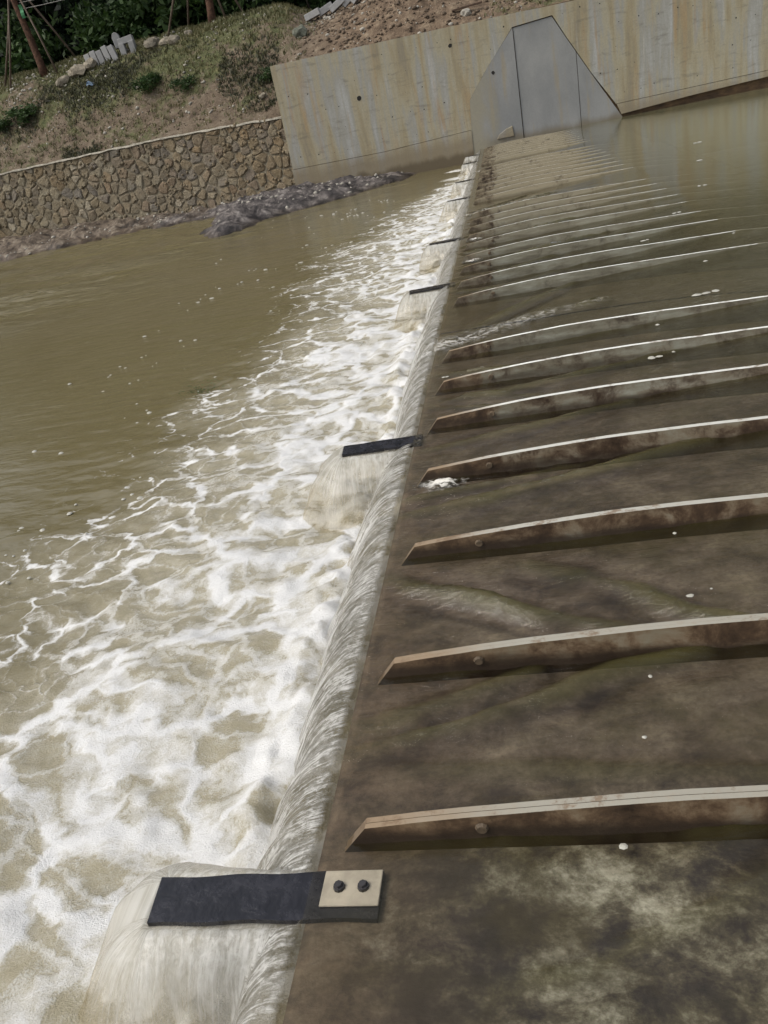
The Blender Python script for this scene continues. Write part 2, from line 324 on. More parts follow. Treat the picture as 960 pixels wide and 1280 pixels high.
def mat_pool():
    k = M('foaming stilling pool'); p = k.pos(); x, y, z = k.sep(p)
    wob = k.vm('MULTIPLY', k.vm('SUBTRACT', k.noise(p, 1.05, 4, .55, 0, True), (.5, .5, .5)), (.85, .85, 0))
    w2 = k.vm('MULTIPLY', k.vm('SUBTRACT', k.noise(p, 4.2, 4, .6, 0, True), (.5, .5, .5)), (.30, .30, 0))
    q = k.vm('ADD', p, k.vm('ADD', wob, w2)); q = k.scale(q, (.8, 1.0, 0), rot=(0, 0, -.18))
    e1 = k.vor(q, 2.0, 'DISTANCE_TO_EDGE'); e2 = k.vor(q, 4.6, 'DISTANCE_TO_EDGE'); 
    den = k.attr('froth')
    n1 = k.noise(q, 1.1, 5, .6); n2 = k.noise(p, 9, 8, .72, .3); n3 = k.noise(p, 42, 5, .7)
    v1 = k.mr(e1, k.m2('MULTIPLY_ADD', den, .17, .05), 0.0); v2 = k.mr(e2, k.m2('MULTIPLY_ADD', den, .26, .04), 0.0)
    f = k.m2('ADD', k.m2('MULTIPLY', v1, .95), k.m2('MULTIPLY', v2, .72))
    f = k.m2('ADD', f, k.m2('MULTIPLY', k.m2('SUBTRACT', n1, .5), .7))
    f = k.m2('ADD', f, k.m2('MULTIPLY', k.m2('SUBTRACT', n2, .5), 1.0))
    f = k.m2('ADD', f, k.m2('MULTIPLY', k.m2('SUBTRACT', n3, .5), .45))
    n4 = k.noise(p, 135, 4, .75); bub = k.vor(k.vm('ADD', p, w2), 62, 'SMOOTH_F1')
    f = k.m2('ADD', f, k.m2('MULTIPLY', k.m2('SUBTRACT', n4, .5), .85)); f = k.m2('ADD', f, k.m2('MULTIPLY', k.m2('SUBTRACT', .42, bub), .45))
    f = k.m2('ADD', f, k.m2('MULTIPLY_ADD', den, .80, -1.06))
    f = k.m2('ADD', f, k.mr(den, 0, .22, -.7, 0)); foam = k.mr(f, -.36, 1.05)
    milky = k.mr(den, .05, .85)
    wat = k.mix(milky, k.mix(k.noise(p, .4, 4), (.104, .087, .041), (.138, .117, .061)), (.31, .28, .195))
    film = k.m2('MULTIPLY', k.mr(k.m2('MULTIPLY_ADD', k.m2('SUBTRACT', n4, .5), .8, n2), .40, .64), k.m2('MULTIPLY', milky, .6)); wat = k.mix(film, wat, (.43, .41, .345))
    col = k.mix(foam, wat, (.63, .63, .62))
    rip = k.noise(k.scale(p, (.8, 2.2, 1), rot=(0, 0, .25)), 2.6, 6, .55, .4)
    hgt = k.m2('ADD', k.m2('MULTIPLY', rip, k.m2('MULTIPLY_ADD', k.attr('riffle'), 7.0, k.mr(den, 0, .5, .6, .2))), k.m2('MULTIPLY', k.m2('ADD', f, k.m2('MULTIPLY', n4, .8)), k.m2('MULTIPLY', milky, .35)))
    nrm = k.bump(hgt, .55, .05)
    return k.done(k.bsdf(Base_Color=col, Roughness=k.mr(foam, 0, .7, .09, .75), Normal=nrm, IOR=1.33, **{'Specular IOR Level': .5}))
def mat_leaf(name, a, b, tr=.25):
    k = M(name); g = k.n('NewGeometry'); r = g.outputs['Random Per Island']; c = k.mix(r, a, b)
    c = k.mix(k.mr(k.noise(k.pos(), .5, 3), .35, .65, 0, .5), c, tuple(x * .5 for x in a))
    d = k.bsdf(Base_Color=c, Roughness=.6); t = k.n('BsdfTranslucent', i_Color=c).outputs[0]
    return k.done(k.n('MixShader', i_0=tr, i_1=d, i_2=t).outputs[0])

CONC, PATCH, TIDE, STONE, MORTAR = mat_concrete(), mat_patch(), mat_tide(), mat_stone(), mat_mortar()
EARTH, MUD, BED, RIB, RUBBER = mat_earth(), mat_mud(), mat_bed(), mat_rib(), mat_rubber()
OVER, NAPPE, POOL = mat_overflow(), mat_nappe(), mat_pool()
DARK = simple('dark hole', (.022, .02, .018), .9)
CRACK = simple('crack filler', (.045, .035, .026), .9)
CLAMP = simple('pale clamp steel', (.50, .49, .46), .5, .3, 14)
BOLT = simple('bolt steel', (.035, .033, .035), .4)
LUG = simple('weathered lug steel', (.15, .11, .07), .55, .55, 22)
COPE = simple('pale mortar cap', (.42, .39, .32), .9, .35, 7, .6, .03)
KERB = simple('kerb concrete', (.31, .31, .305), .85, .2, 5, .3, .01, .12)
ROCK = simple('pale field rock', (.27, .24, .185), .9, .45, 5, .9, .05, .25)
GROCK = simple('green grey rock', (.17, .18, .14), .9, .4, 6, .9, .05)
PEBBLE = simple('pale rubble', (.40, .375, .32), .9, .5, 3, .6, .02)
CLOD = simple('earth clods', (.155, .115, .08), .95, .5, 3, .8, .03)
BARK = simple('reddish bark', (.115, .06, .038), .95, .6, 7, 1, .04)
BARKD = simple('dark bark', (.05, .04, .03), .95, .5, 5, 1, .05)
POLE = simple('bamboo stake', (.12, .09, .065), .7, .4, 5)
WOOD = simple('weathered plank', (.10, .065, .045), .85, .4, 8)
GRASS = mat_leaf('dry grass', (.075, .085, .03), (.20, .175, .085))
WEED = mat_leaf('green weeds', (.020, .045, .012), (.055, .10, .026))
DULLWEED = mat_leaf('dull creeping weeds', (.035, .04, .022), (.085, .085, .045))
DLEAF = mat_leaf('dark forest leaves', (.006, .013, .006), (.018, .034, .013), .12)
BLEAF = mat_leaf('bright bush leaves', (.020, .046, .012), (.06, .105, .026))
FOAMM = simple('foam bubbles', (.40, .39, .34), .5, .15, 30, .4, .01)
ROPE = simple('pale cord', (.5, .48, .44), .8)
GLOVE = simple('green ribbon', (.06, .22, .10), .7)
BLUEP = simple('faded blue scrap', (.17, .24, .33), .7)

# ------------------------------------------------------------------ large structure: levels and profiles
WALL_Y = 32.75; POOL_Z = -.36
LX = [-.3, 0, .2, .9, 1.3, 1.8, 2.5, 3.2, 5, 8, 20]
def bed_z(x): return np.interp(x, [-1, 0, .2, .9, 1.3, 1.8, 2.5, 3.2, 4, 5, 8, 20], [0, 0, .0, .0, .004, .0, -.03, -.10, -.3, -.6, -1.3, -1.6])
def wat_z(x): return np.interp(x, [-1, 0, .1, .3, .9, 1.3, 1.8, 2.5, 3.2, 5, 20], [.030, .030, .034, .036, .042, .056, .083, .118, .146, .16, .16])
def rib_top(x): return np.interp(x, [.075, .16, .33, .5, .7, .9, 1.1, 1.3, 1.55, 1.8, 2.05, 2.3, 2.6, 3.2, 4.0, 4.8], [0, .10, .118, .133, .146, .156, .164, .168, .168, .166, .162, .157, .152, .142, .07, -.1])
LEAVES = [(-1.6, 7.62, [1.69, 2.48, 3.38, 4.26, 5.08, 5.86, 6.66]),
          (7.62, 15.97, [8.61, 9.42, 10.25, 10.99, 11.9, 12.66, 13.45, 14.18, 14.98]),
          (15.97, 24.33, [16.95, 17.78, 18.56, 19.38, 20.23, 21.1, 21.9, 22.68, 23.5]),
          (24.33, WALL_Y - .02, [25.3, 26.1, 26.92, 27.75, 28.55, 29.35, 30.15, 30.95, 31.8])]
PLATES = [[1.505, 4.95], [9.75, 13.08], [18.4, 22.2], [27.8, 30.6]]
ALLP = [p for a in PLATES for p in a]; ALLR = [r for l in LEAVES for r in l[2]]

# ------------------------------------------------------------------ concrete side wall
wall = tag(empty('retaining_wall', (0, WALL_Y, 0)), 'tall stained concrete side wall with a grey plastered patch where the gates meet it', 'wall')
def wpart(name, polys, y0, y1, mat, bevel=0):
    bm = bm_new()
    for poly in polys: prism(bm, poly, y0, y1)
    return link(name, bm_mesh(bm, name, bevel=bevel), mat, wall)
wpart('backing_wall', [[(-7.14, -1.6), (18, -1.6), (18, 3.98), (-7.14, 4.14)]], .12, .62, TIDE)
PL = [(1.57, 3.68), (.97, 3.03), (.56, 2.61), (-.19, 1.72), (-.27, .81), (-.3, -1.6)]
facing = [[(-7.19, .645), (-3.6, .615), (-.26, .74), (-.19, 1.72), (-.19, 4.115), (-7.19, 4.19)],
          [(-.19, 1.72), (.56, 2.61), (.56, 4.1), (-.19, 4.115)], [(.56, 2.61), (.97, 3.03), (1.57, 3.68), (1.57, 4.08), (.56, 4.1)],
          [(1.57, 3.68), (2.95, 3.76), (2.95, 4.05), (1.57, 4.08)], [(2.95, 3.76), (3.37, 3.02), (4.14, 1.73), (4.14, 4.04), (2.95, 4.05)],
          [(4.14, 1.73), (4.9, .62), (4.9, 4.03), (4.14, 4.04)], [(4.9, .625), (7.4, .66), (9.96, .70), (13, .74), (18, .8), (18, 4.0), (4.9, 4.03)]]
wpart('concrete_facing', facing, 0, .115, CONC)
wpart('lower_lift', [[(-7.22, -1.6), (-.3, -1.6), (-.27, .725), (-3.6, .60), (-7.22, .63)]], -.02, .115, CONC)
wpart('lower_lift', [[(5.06, .26), (7.4, .40), (9.96, .50), (13, .55), (18, .6), (18, .775), (13, .72), (9.96, .685), (7.4, .645), (4.92, .61)]], -.008, .115, CONC)
wpart('plaster_panel', [[(-.3, -1.6), (1.575, -1.6), (1.575, 3.66), (.972, 3.027), (.562, 2.607), (-.187, 1.717), (-.268, .81)]], .002, .112, PATCH)
wpart('plaster_panel', [[(1.60, -1.6), (3.645, -1.6), (3.645, 2.52), (3.35, 3.01), (2.93, 3.73), (1.60, 3.65)]], .034, .118, PATCH)
wpart('plaster_panel', [[(3.665, -1.6), (6.2, -1.6), (5.0, .31), (4.13, 1.71), (3.665, 2.48)]], .030, .118, PATCH)
# formwork tie holes and rusty nail spots over the facing
bm = bm_new()
holes = [(x + random.uniform(-.12, .12), z + random.uniform(-.07, .07)) for z in (1.0, 1.75, 2.45, 3.1, 3.75) for x in np.arange(-6.7, 17, .62) if random.random() < .62]
holes = [h for h in holes if not (-.4 < h[0] < 5.2 and h[1] < 3.9 - max(0, 1.6 - h[0]) * .9 and h[1] < 3.9 - max(0, h[0] - 2.9) * 1.5)]
for i, (x, z) in enumerate(holes):
    r = random.choice([.011, .014, .018, .024]); vs = []
    for a in range(7):
        t = a * math.tau / 7; q = r * random.uniform(.6, 1.3); vs.append(bm.verts.new((x + q * math.cos(t), -.004, z + q * math.sin(t))))
    c = bm.verts.new((x, -.001, z))
    for a in range(7): bm.faces.new((vs[a], c, vs[(a + 1) % 7]))
tag(link('tie_hole', bm_mesh(bm, 'tie_hole'), DARK, wall), kind='stuff')
for x, z, r in [(-4.15, 2.55, .085), (-.62, 3.55, .07), (.75, 2.42, .06)]:
    bm = bm_new(); n = 12
    ring = [bm.verts.new((x + r * random.uniform(.8, 1.15) * math.cos(a * math.tau / n), -.006, z + r * random.uniform(.8, 1.15) * math.sin(a * math.tau / n))) for a in range(n)]
    c = bm.verts.new((x, -.004, z))
    for a in range(n): bm.faces.new((ring[a], c, ring[(a + 1) % n]))
    link('broken_hole', bm_mesh(bm, 'broken_hole'), DARK, wall)
# mortar lump and mud cone where the patch meets the gate
bm = bm_new(); prism(bm, [(.62, .25), (1.25, .25), (1.22, .60), (1.0, .55), (.72, .40)], -.04, .0)
link('mortar_lump', bm_mesh(bm, 'mortar_lump', bevel=.012), CONC, wall)

# ------------------------------------------------------------------ flap gates
def make_rib(parent, y):
    xs = np.array([.075, .10, .13, .16, .24, .33, .42, .5, .6, .7, .8, .9, 1.0, 1.1, 1.2, 1.3, 1.42, 1.55, 1.68, 1.8, 1.93, 2.05, 2.18, 2.3, 2.45, 2.6, 2.9, 3.2, 3.6, 4.0, 4.8])
    tp = rib_top(xs) + .003 * fbm(xs * 3 + y * 7, xs * 0 + y, 2, 5) * (xs > .17); bt = bed_z(xs) - .03
    bm = bm_new()
    for (a, b, dz) in ((-.022, -.003, 0.0), (.002, .022, -.0035)):        # two plates with a seam between
        L = [[bm.verts.new((x, yy, z)) for x, z in zip(xs, zz)] for yy, zz in ((a, bt), (a, tp + dz), (b, tp + dz), (b, bt))]
        for q, r in ((0, 1), (1, 2), (2, 3), (3, 0)):
            for i in range(len(xs) - 1): bm.faces.new((L[q][i], L[q][i + 1], L[r][i + 1], L[r][i]))
        bm.faces.new([l[0] for l in L]); bm.faces.new([l[-1] for l in L][::-1])
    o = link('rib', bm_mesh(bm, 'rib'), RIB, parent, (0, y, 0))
    if y < 12:
        bm = bm_new(); x0 = .50 + .03 * math.sin(y * 9); zc = float(rib_top(x0)) - .045; n = 10
        a = [bm.verts.new((x0 + .021 * math.cos(t * math.tau / n), -.0235, zc + .019 * math.sin(t * math.tau / n))) for t in range(n)]
        b = [bm.verts.new((v.co.x * .75 + x0 * .25, -.034, v.co.z * .75 + zc * .25)) for v in a]
        for t in range(n): bm.faces.new((a[t], a[(t + 1) % n], b[(t + 1) % n], b[t]))
        bm.faces.new(b)
        link('lug', bm_mesh(bm, 'lug', smooth=False), LUG, o)
    return o
GATE_LABEL = ['nearest steel flap gate leaf, ribs largest, with the bolted black deflector plate in front',
              'second flap gate leaf, from the broken ripple seam past the large ribs, nine ribs',
              'third flap gate leaf, far beyond the middle, ribs packed close together',
              'farthest flap gate leaf, its small ribs running up to the grey plastered wall patch']
for li, (y0, y1, ribs) in enumerate(LEAVES):
    g = tag(empty('flap_gate', (0, 0, 0)), GATE_LABEL[li], 'weir gate', 'flap gate leaves forming the weir crest')
    xs = np.concatenate([[0, .03], np.linspace(.1, 3.2, 22), [4, 5, 6.5]]); ys = np.linspace(y0 + .012, y1 - .012, 14)
    X, Y = np.meshgrid(xs, ys, indexing='ij'); Z = bed_z(X)
    V = np.stack([X.ravel(), Y.ravel(), Z.ravel()], 1).tolist(); nx, ny = X.shape; F = []
    for i in range(nx - 1):
        for j in range(ny - 1): F.append((i * ny + j, (i + 1) * ny + j, (i + 1) * ny + j + 1, i * ny + j + 1))
    # downstream face of the leaf, curving back under the crest
    dx = [0, -.01, .10, .3]; dz = [-.012, -.03, -.4, -1.2]; b0 = len(V)
    for a, b in zip(dx, dz): V += [(a, y, b) for y in ys]
    for j in range(ny - 1):
        F.append((j, j + 1, b0 + j + 1, b0 + j))
        for i in range(3): F.append((b0 + i * ny + j, b0 + i * ny + j + 1, b0 + (i + 1) * ny + j + 1, b0 + (i + 1) * ny + j))
    link('skin_plate', mesh('skin_plate', V, F, True), BED, g)
    for y in ribs: make_rib(g, y)
    for y in PLATES[li]:
        w = .078; bm = bm_new(); n = 16
        xs_ = np.linspace(-.492, .215 if y < 2 else .05, n); rows = []
        for i, x in enumerate(xs_):
            sag = -.010 * ((.1 - x) / .6) ** 2 if x < .1 else 0; sk = .022 * (x < -.48)
            rows.append([bm.verts.new((x + (0.018 if yy > 0 else 0) * 0 + (-.014 * (yy > 0) if i == 0 else 0), yy + .003 * math.sin(x * 23 + yy * 9), zz + sag)) for yy in (-w, w) for zz in (.003, .020)])
        for a, b in zip(rows, rows[1:]):
            for p, q in ((0, 1), (1, 3), (3, 2), (2, 0)): bm.faces.new((a[p], a[q], b[q], b[p]))
        bm.faces.new((rows[0][0], rows[0][1], rows[0][3], rows[0][2])); bm.faces.new((rows[-1][2], rows[-1][3], rows[-1][1], rows[-1][0]))
        dp = link('deflector_plate', bm_mesh(bm, 'deflector_plate'), RUBBER, g, (0, y, 0))
        if y < 2:
            bm = bm_new(); box(bm, (.038, -.042, .0202), (.2145, .077, .0265)); link('clamp_plate', bm_mesh(bm, 'clamp_plate', bevel=.002), CLAMP, dp)
            for bx in (.090, .163):
                bm = bm_new(); bmesh.ops.create_cone(bm, cap_ends=True, segments=10, radius1=.0185, radius2=.0165, depth=.010, matrix=Matrix.Translation((bx, .018, .0315)))
                bmesh.ops.create_cone(bm, cap_ends=True, segments=6, radius1=.0125, radius2=.0115, depth=.009, matrix=Matrix.Translation((bx, .018, .0405)))
                link('bolt', bm_mesh(bm, 'bolt'), BOLT, dp)
    if li: # rubber joint seal between leaves
        bm = bm_new(); tube(bm, [(x, y0, float(bed_z(x)) + .001) for x in np.linspace(.02, 4, 24)], .007, 6)
        link('joint_seal', bm_mesh(bm, 'joint_seal', True), RUBBER, g)

# ------------------------------------------------------------------ river bed, upstream and under the pool
bm = bm_new(); bmesh.ops.create_grid(bm, x_segments=1, y_segments=1, size=1, matrix=Matrix.Translation((0, 0, -1.7)) @ Matrix.Diagonal((400, 400, 1, 1)))
tag(link('river_bed', bm_mesh(bm, 'river_bed'), MUD), kind='structure')

# ------------------------------------------------------------------ overflow water over the gates
WAVES = [([(1.75, 2.51), (1.56, 2.56), (1.31, 2.7), (1.1, 2.92), (.63, 3.24)], .012, .035), ([(1.08, 2.62), (.79, 2.76), (.34, 3.01), (0, 3.2)], .012, .035),
         ([(.82, 2.66), (.49, 2.93), (.04, 3.1)], .008, .03), ([(1.3, 2.46), (1.0, 2.40), (.79, 2.30), (.38, 2.15), (0, 2.06)], .013, .035),
         ([(.7, 2.42), (.38, 2.28), (0, 2.16)], .011, .03), ([(1.7, 4.24), (1.2, 4.12), (.7, 3.98), (.25, 3.86), (0, 3.82)], .014, .04),
         ([(1.1, 4.2), (.6, 4.1), (.15, 4.02), (0, 4.0)], .012, .03), ([(1.9, 1.78), (1.35, 1.86), (.75, 1.93), (0, 1.99)], .005, .03),
         ([(1.5, 1.62), (1.1, 1.42), (.75, 1.25), (.5, 1.18)], .007, .03), ([(1.4, 5.02), (.7, 4.85), (0, 4.66)], .010, .03),
         ([(1.1, 5.15), (.5, 5.35), (0, 5.5)], .008, .03)]
for y0, y1 in zip(ALLR[4:], ALLR[5:]):
    for t in range(2):
        s = random.uniform(.9, 2.0); up = random.random() < .5; a = y1 - .03 if up else y0 + .03; d = (y0 - y1 if up else y1 - y0) * random.uniform(.35, .8)
        WAVES.append(([(s, a), (s * .66, a + d * .35), (s * .33, a + d * .75), (0, a + d)], random.uniform(.005, .012), random.uniform(.03, .05)))
def poly_dist(X, Y, pts):
    best = np.full(X.shape, 9.0); tt = np.zeros(X.shape); n = len(pts) - 1
    for k, ((ax, ay), (bx, by)) in enumerate(zip(pts, pts[1:])):
        dx, dy = bx - ax, by - ay; t = np.clip(((X - ax) * dx + (Y - ay) * dy) / (dx * dx + dy * dy), 0, 1)
        d = np.hypot(X - ax - t * dx, Y - ay - t * dy); m = d < best; best = np.where(m, d, best); tt = np.where(m, (k + t) / n, tt)
    return best, tt
def yspace(a, b, d0, g):
    out = [a]
    while out[-1] < b: out.append(out[-1] + max(d0, (out[-1] - a) * g + d0))
    out[-1] = b; return np.array(out)
YS = yspace(-1.6, WALL_Y, .012, .0028)
def crest_line(Y): return .0 + .004 * fbm(Y * 9, Y * 0, 3, 9)
def surf(X, Y):
    z = wat_z(X).astype(float); amp = sstep(4.0, 1.0, X)
    z = z + amp * (.0055 * fbm(X * 2.0 + 5 + Y * .8, Y * 5.5 - X * 1.2, 4, 20) + .0030 * fbm(X * 6 + Y * 3, Y * 24 - X * 5, 3, 27)) * sstep(-.3, .2, X)
    z = z + .0022 * fbm(X * 3, Y * 3, 4, 33) * sstep(1.5, 3, X)
    foam = np.zeros(X.shape)
    for pts, a, w in WAVES:
        ylo = min(p[1] for p in pts) - .2; yhi = max(p[1] for p in pts) + .2
        j0, j1 = np.searchsorted(Y[0], [ylo, yhi])
        if j1 <= j0: continue
        x_, y_ = X[:, j0:j1], Y[:, j0:j1]; d, t = poly_dist(x_, y_, pts); d = d + .030 * fbm(x_ * 5, y_ * 11, 4, 41) * (.4 + 1.2 * t)
        env = np.sin(np.clip(t * .9 + .1, 0, 1) * math.pi) ** .6
        a = a * 2.5; w = w * 1.3; z[:, j0:j1] += a * env * (np.exp(-(d / w) ** 2) - .45 * np.exp(-((d - 2.1 * w) / w) ** 2))
    # water piling against the rib webs and tumbling at a few noses
    for i, r in enumerate(ALLR):
        j0, j1 = np.searchsorted(Y[0], [r - .3, r + .3]); x_, y_ = X[:, j0:j1], Y[:, j0:j1]; d = np.abs(y_ - r)
        k_ = np.interp(x_, [0, .2, .6, 1.3, 2.2, 3], [0, .3, 1, .8, .3, 0]); wv = fbm(x_ * 7 + i * 3.3, y_ * 3, 3, 50 + i)
        z[:, j0:j1] += k_ * np.exp(-(d / .07) ** 2) * (.005 + .018 * wv * (.45 + .55 * math.sin(i * 2.3 + 1.2)))
        if i in (3, 10, 12):
            f_ = np.exp(-((x_ - .24) / .10) ** 2 - ((r - .07 - y_) / .055) ** 2) * (y_ < r)
            z[:, j0:j1] += .022 * f_ * (1 + 1.2 * fbm(x_ * 30, y_ * 30, 3, 61)); foam[:, j0:j1] = np.maximum(foam[:, j0:j1], f_ * 1.2)
    for sy in (7.62, 15.97, 24.33):   # broken seam at each leaf joint
        j0, j1 = np.searchsorted(Y[0], [sy - 1.0, sy + .5]); x_, y_ = X[:, j0:j1], Y[:, j0:j1]
        d, t = poly_dist(x_, y_, [(1.75, sy + .08), (1.3, sy + .02), (.9, sy - .06), (.4, sy - .35), (0, sy - .55)])
        e = np.exp(-(d / (.07 + .10 * t)) ** 2) * sstep(0, .12, t)
        z[:, j0:j1] += e * (.010 + .040 * fbm(x_ * 9, y_ * 15, 4, 71)); foam[:, j0:j1] = np.maximum(foam[:, j0:j1], e * np.interp(t, [0, .3, .7, 1], [.1, .28, .4, .6]))
    return z, foam
xs = np.concatenate([np.arange(0, 1.9, .0165), np.arange(1.9, 4.2, .045), np.geomspace(4.2, 60, 40)])
X, Y = np.meshgrid(xs, YS, indexing='ij'); Z, FO = surf(X, Y)
DEP_TINT = np.maximum(0, wat_z(X) - bed_z(X)) + np.clip(Z - wat_z(X), -.003, .03) * (11 + 8 * fbm(X * 3.5, Y * 7, 4, 180))  # boosted wave height: the wakes' weaker sky reflection is put into the silt colour
tag(link('river_water', grid('river_water', X, Y, Z, {'depth': ('FLOAT', DEP_TINT.ravel()), 'foam': ('FLOAT', FO.ravel())}), OVER), kind='structure')

# ------------------------------------------------------------------ falling sheet with a dome at every deflector plate
xs = np.concatenate([np.arange(-1.15, -.5, .016), np.arange(-.5, .0001, .0105)]); xs[-1] = 0.0
X, Y = np.meshgrid(xs, YS, indexing='ij')
z0edge, _ = surf(np.zeros((1, len(YS))), YS[None, :]); z0edge = z0edge[0]
vel = 1.22 * (1 + .17 * fbm(YS * 2.6, YS * 0, 3, 80) + .12 * fbm(YS * 9, YS * 0, 3, 84))
t = -X / vel[None, :]; Z0 = z0edge[None, :] - 4.9 * t * t
U, VV = -X.copy(), Y.copy(); ZD = np.full(X.shape, -5.0); UD, VD = U.copy(), VV.copy()
for yp in ALLP:
    j0, j1 = np.searchsorted(YS, [yp - .75, yp + .75]); x_, y_ = X[:, j0:j1], Y[:, j0:j1]
    ox = np.maximum(0, -x_ - .475); oy = np.maximum(0, np.abs(y_ - yp) - .066); near = y_ < yp
    wid = np.where(near, .98, .72) * np.interp(-x_, [0, .12, .5], [.35, .8, 1.25]); sc_ = float(np.interp(yp, [2, 10, 20], [1.0, .85, .62])); d = np.hypot(ox / (1.22 * sc_), oy / (wid * 1.05 * sc_))
    d = d * (1 + .22 * fbm(x_ * 2.6 + yp * 3, y_ * 2.6, 3, 90) * sstep(.02, .25, d) + .08 * fbm(x_ * 11 + yp, y_ * 11, 3, 93) * sstep(.05, .2, d)); zd = .012 - 4.9 * (d / 1.05) ** 2 - 3.0 * np.maximum(0, d - .08) ** 3
    inside = (np.abs(y_ - yp) < .085) & (x_ > -.50); zd = np.where(inside & (x_ < -.004), np.minimum(zd, -.012), zd)
    zd = np.where(x_ > -.03, -5, zd)
    ang = np.arctan2(np.where(near, -oy, oy), ox + 1e-6) * .28
    ZD[:, j0:j1] = np.maximum(ZD[:, j0:j1], zd); UD[:, j0:j1] = d; VD[:, j0:j1] = np.where(ox > 0, ang, x_ * .9) * .8 + yp
    m = (np.abs(y_ - yp) < .082) & (x_ > -.505) & (x_ < -.004); Z0[:, j0:j1] = np.where(m, np.minimum(Z0[:, j0:j1], -.015), Z0[:, j0:j1])
usd = ZD > Z0; QD = sstep(-.03, .05, ZD - Z0)
Z = np.maximum(Z0, ZD); U = np.where(usd, UD, U); VV = np.where(usd, VD, VV)
thr = fbm(U * 2.2, VV * 15, 4, 95) * .010 * sstep(.02, .25, U) + fbm(X * 7, Y * 7, 4, 99) * .022 * sstep(.12, .42, U)
Z = Z + thr
keep = (Z > POOL_Z - .22)
tag(link('falling_water', grid('falling_water', X, Y, Z, {'flow': ('FLOAT_VECTOR', np.stack([U, VV, QD], -1))}, keep), NAPPE), kind='structure')

# ------------------------------------------------------------------ stilling pool
xs = np.concatenate([[-400, -200, -100, -60], np.arange(-42, -12, .35), np.arange(-12, -4, .09), np.arange(-4, .25, .021)])
YP = np.concatenate([np.arange(-2, 10, .022), np.arange(10, 20, .05), np.arange(20, 36, .12)])
X, Y = np.meshgrid(xs, YP, indexing='ij')
reach = np.interp(Y, [-2, 1.4, 3.2, 4.7, 7.2, 8.5, 11.3, 15.4, 19.8, 23.5, 27, 31, 33], [4.6, 4.3, 3.5, 3.15, 3.0, 3.0, 3.0, 3.3, 2.9, 2.0, 1.1, .5, .4])
r = -X / reach + .22 * fbm(X * .7, Y * .9, 4, 110) + .05 * fbm(X * 3, Y * 3, 3, 114)
DEN = sstep(1.15, .12, r) * .92
DEN *= np.interp(Y, [0, 2.2, 3.2, 20], [.86, .88, .98, 1.0])
for yp in ALLP:
    DEN = np.maximum(DEN, 1.02 * np.exp(-(((X + .82) / .42) ** 2 + ((Y - yp + .12) / .50) ** 2) ** 2))
DEN = np.maximum(DEN, np.exp(-((X + .40) / .13) ** 2) * .98 * sstep(32.5, 30, Y))
DEN = np.maximum(DEN, sstep(-5, -11, X - .12 * (Y - 16)) * sstep(12, 17, Y) * .05 * sstep(-.1, .5, fbm(X * .5 + Y * .2, Y * 1.6, 4, 170)))  # faint riffle froth standing in for sky reflected off the ripples
turb = sstep(1.4, .2, -X / reach)
Z = POOL_Z + turb * (.060 * fbm(X * 1.5, Y * 1.9, 4, 120) + .030 * fbm(X * 5, Y * 6, 4, 127)) + .012 * fbm(X * .9, Y * 1.8, 4, 133)
riff = sstep(-5, -11, X - .12 * (Y - 16)) * sstep(12, 17, Y)
Z += riff * .06 * fbm(X * 1.3 + Y * .5, Y * 3.4, 4, 140) + np.exp(-((X + .42) / .13) ** 2) * (.03 + .085 * fbm(X * 6, Y * 5, 4, 144))
tag(link('pool_water', grid('pool_water', X, Y, Z, {'froth': ('FLOAT', DEN.ravel()), 'riffle': ('FLOAT', np.clip(riff * (.35 + 1.3 * fbm(X * .35 + Y * .15, Y * .9, 4, 171)), 0, 1).ravel())}), POOL), kind='structure')

# floating bubbles and flecks
def blob_mesh(name, pts, mat, flat=.45, label=None):
    V = []; F = []
    for (x, y, z, r) in pts:
        b = len(V); n = 7; rot = random.random() * 6; el = random.uniform(.7, 1.5)
        V.append((x, y, z + r * flat))
        for ring, (rr, zz) in enumerate(((.6, .75), (1, 0))):
            for k in range(n):
                a = k * math.tau / n + rot; q = rr * random.uniform(.8, 1.2); V.append((x + r * q * math.cos(a) * el, y + r * q * math.sin(a), z + r * flat * zz - .002 * ring))
        for k in range(n):
            k2 = (k + 1) % n; F.append((b, b + 1 + k, b + 1 + k2)); F.append((b + 1 + k, b + 1 + n + k, b + 1 + n + k2)); F.append((b + 1 + k, b + 1 + n + k2, b + 1 + k2))
    return link(name, np_mesh(name, V, F, True), mat)
pts = []
while len(pts) < 170:
    y = random.uniform(5, 26) if random.random() < .8 else random.uniform(2.5, 6); re = float(np.interp(y, [1, 8, 16, 24, 28], [3.1, 2.9, 3.1, 2.0, 1.0])); x = -re * random.uniform(.75, 1.15) - abs(random.gauss(0, .9)) * (.4 + y / 14)
    if vnoise(np.array([x * 1.5]), np.array([y * 1.1 + x * .4]), 3)[0] < .5: continue
    pts.append((x, y, POOL_Z + .006, random.choice([.009, .012, .016, .024]) * (1 + y / 30)))
tag(blob_mesh('foam_bubbles', pts, FOAMM, .3), kind='stuff')
FL = [(2.38, 7.18, .05, 3), (1.86, 6.53, .03, 1), (1.72, 5.78, .035, 2), (1.84, 5.8, .022, 1), (.41, 6.23, .03, 3), (.16, 6.15, .018, 2), (1.54, 7.71, .03, 2), (1.37, 3.3, .011, 1), (1.34, 2.8, .014, 1),
      (1.11, 2.34, .014, 1), (.92, 1.62, .014, 1), (1.04, 2.04, .009, 1), (1.42, 2.83, .006, 1), (2.3, 9.9, .03, 2), (2.9, 11.2, .04, 2), (3.1, 9.3, .02, 1), (3.6, 13, .05, 2), (2.1, 12.2, .03, 2), (4.2, 16, .05, 1), (4.8, 19, .06, 2), (2.6, 8.3, .02, 1), (3.4, 8.9, .03, 1)]
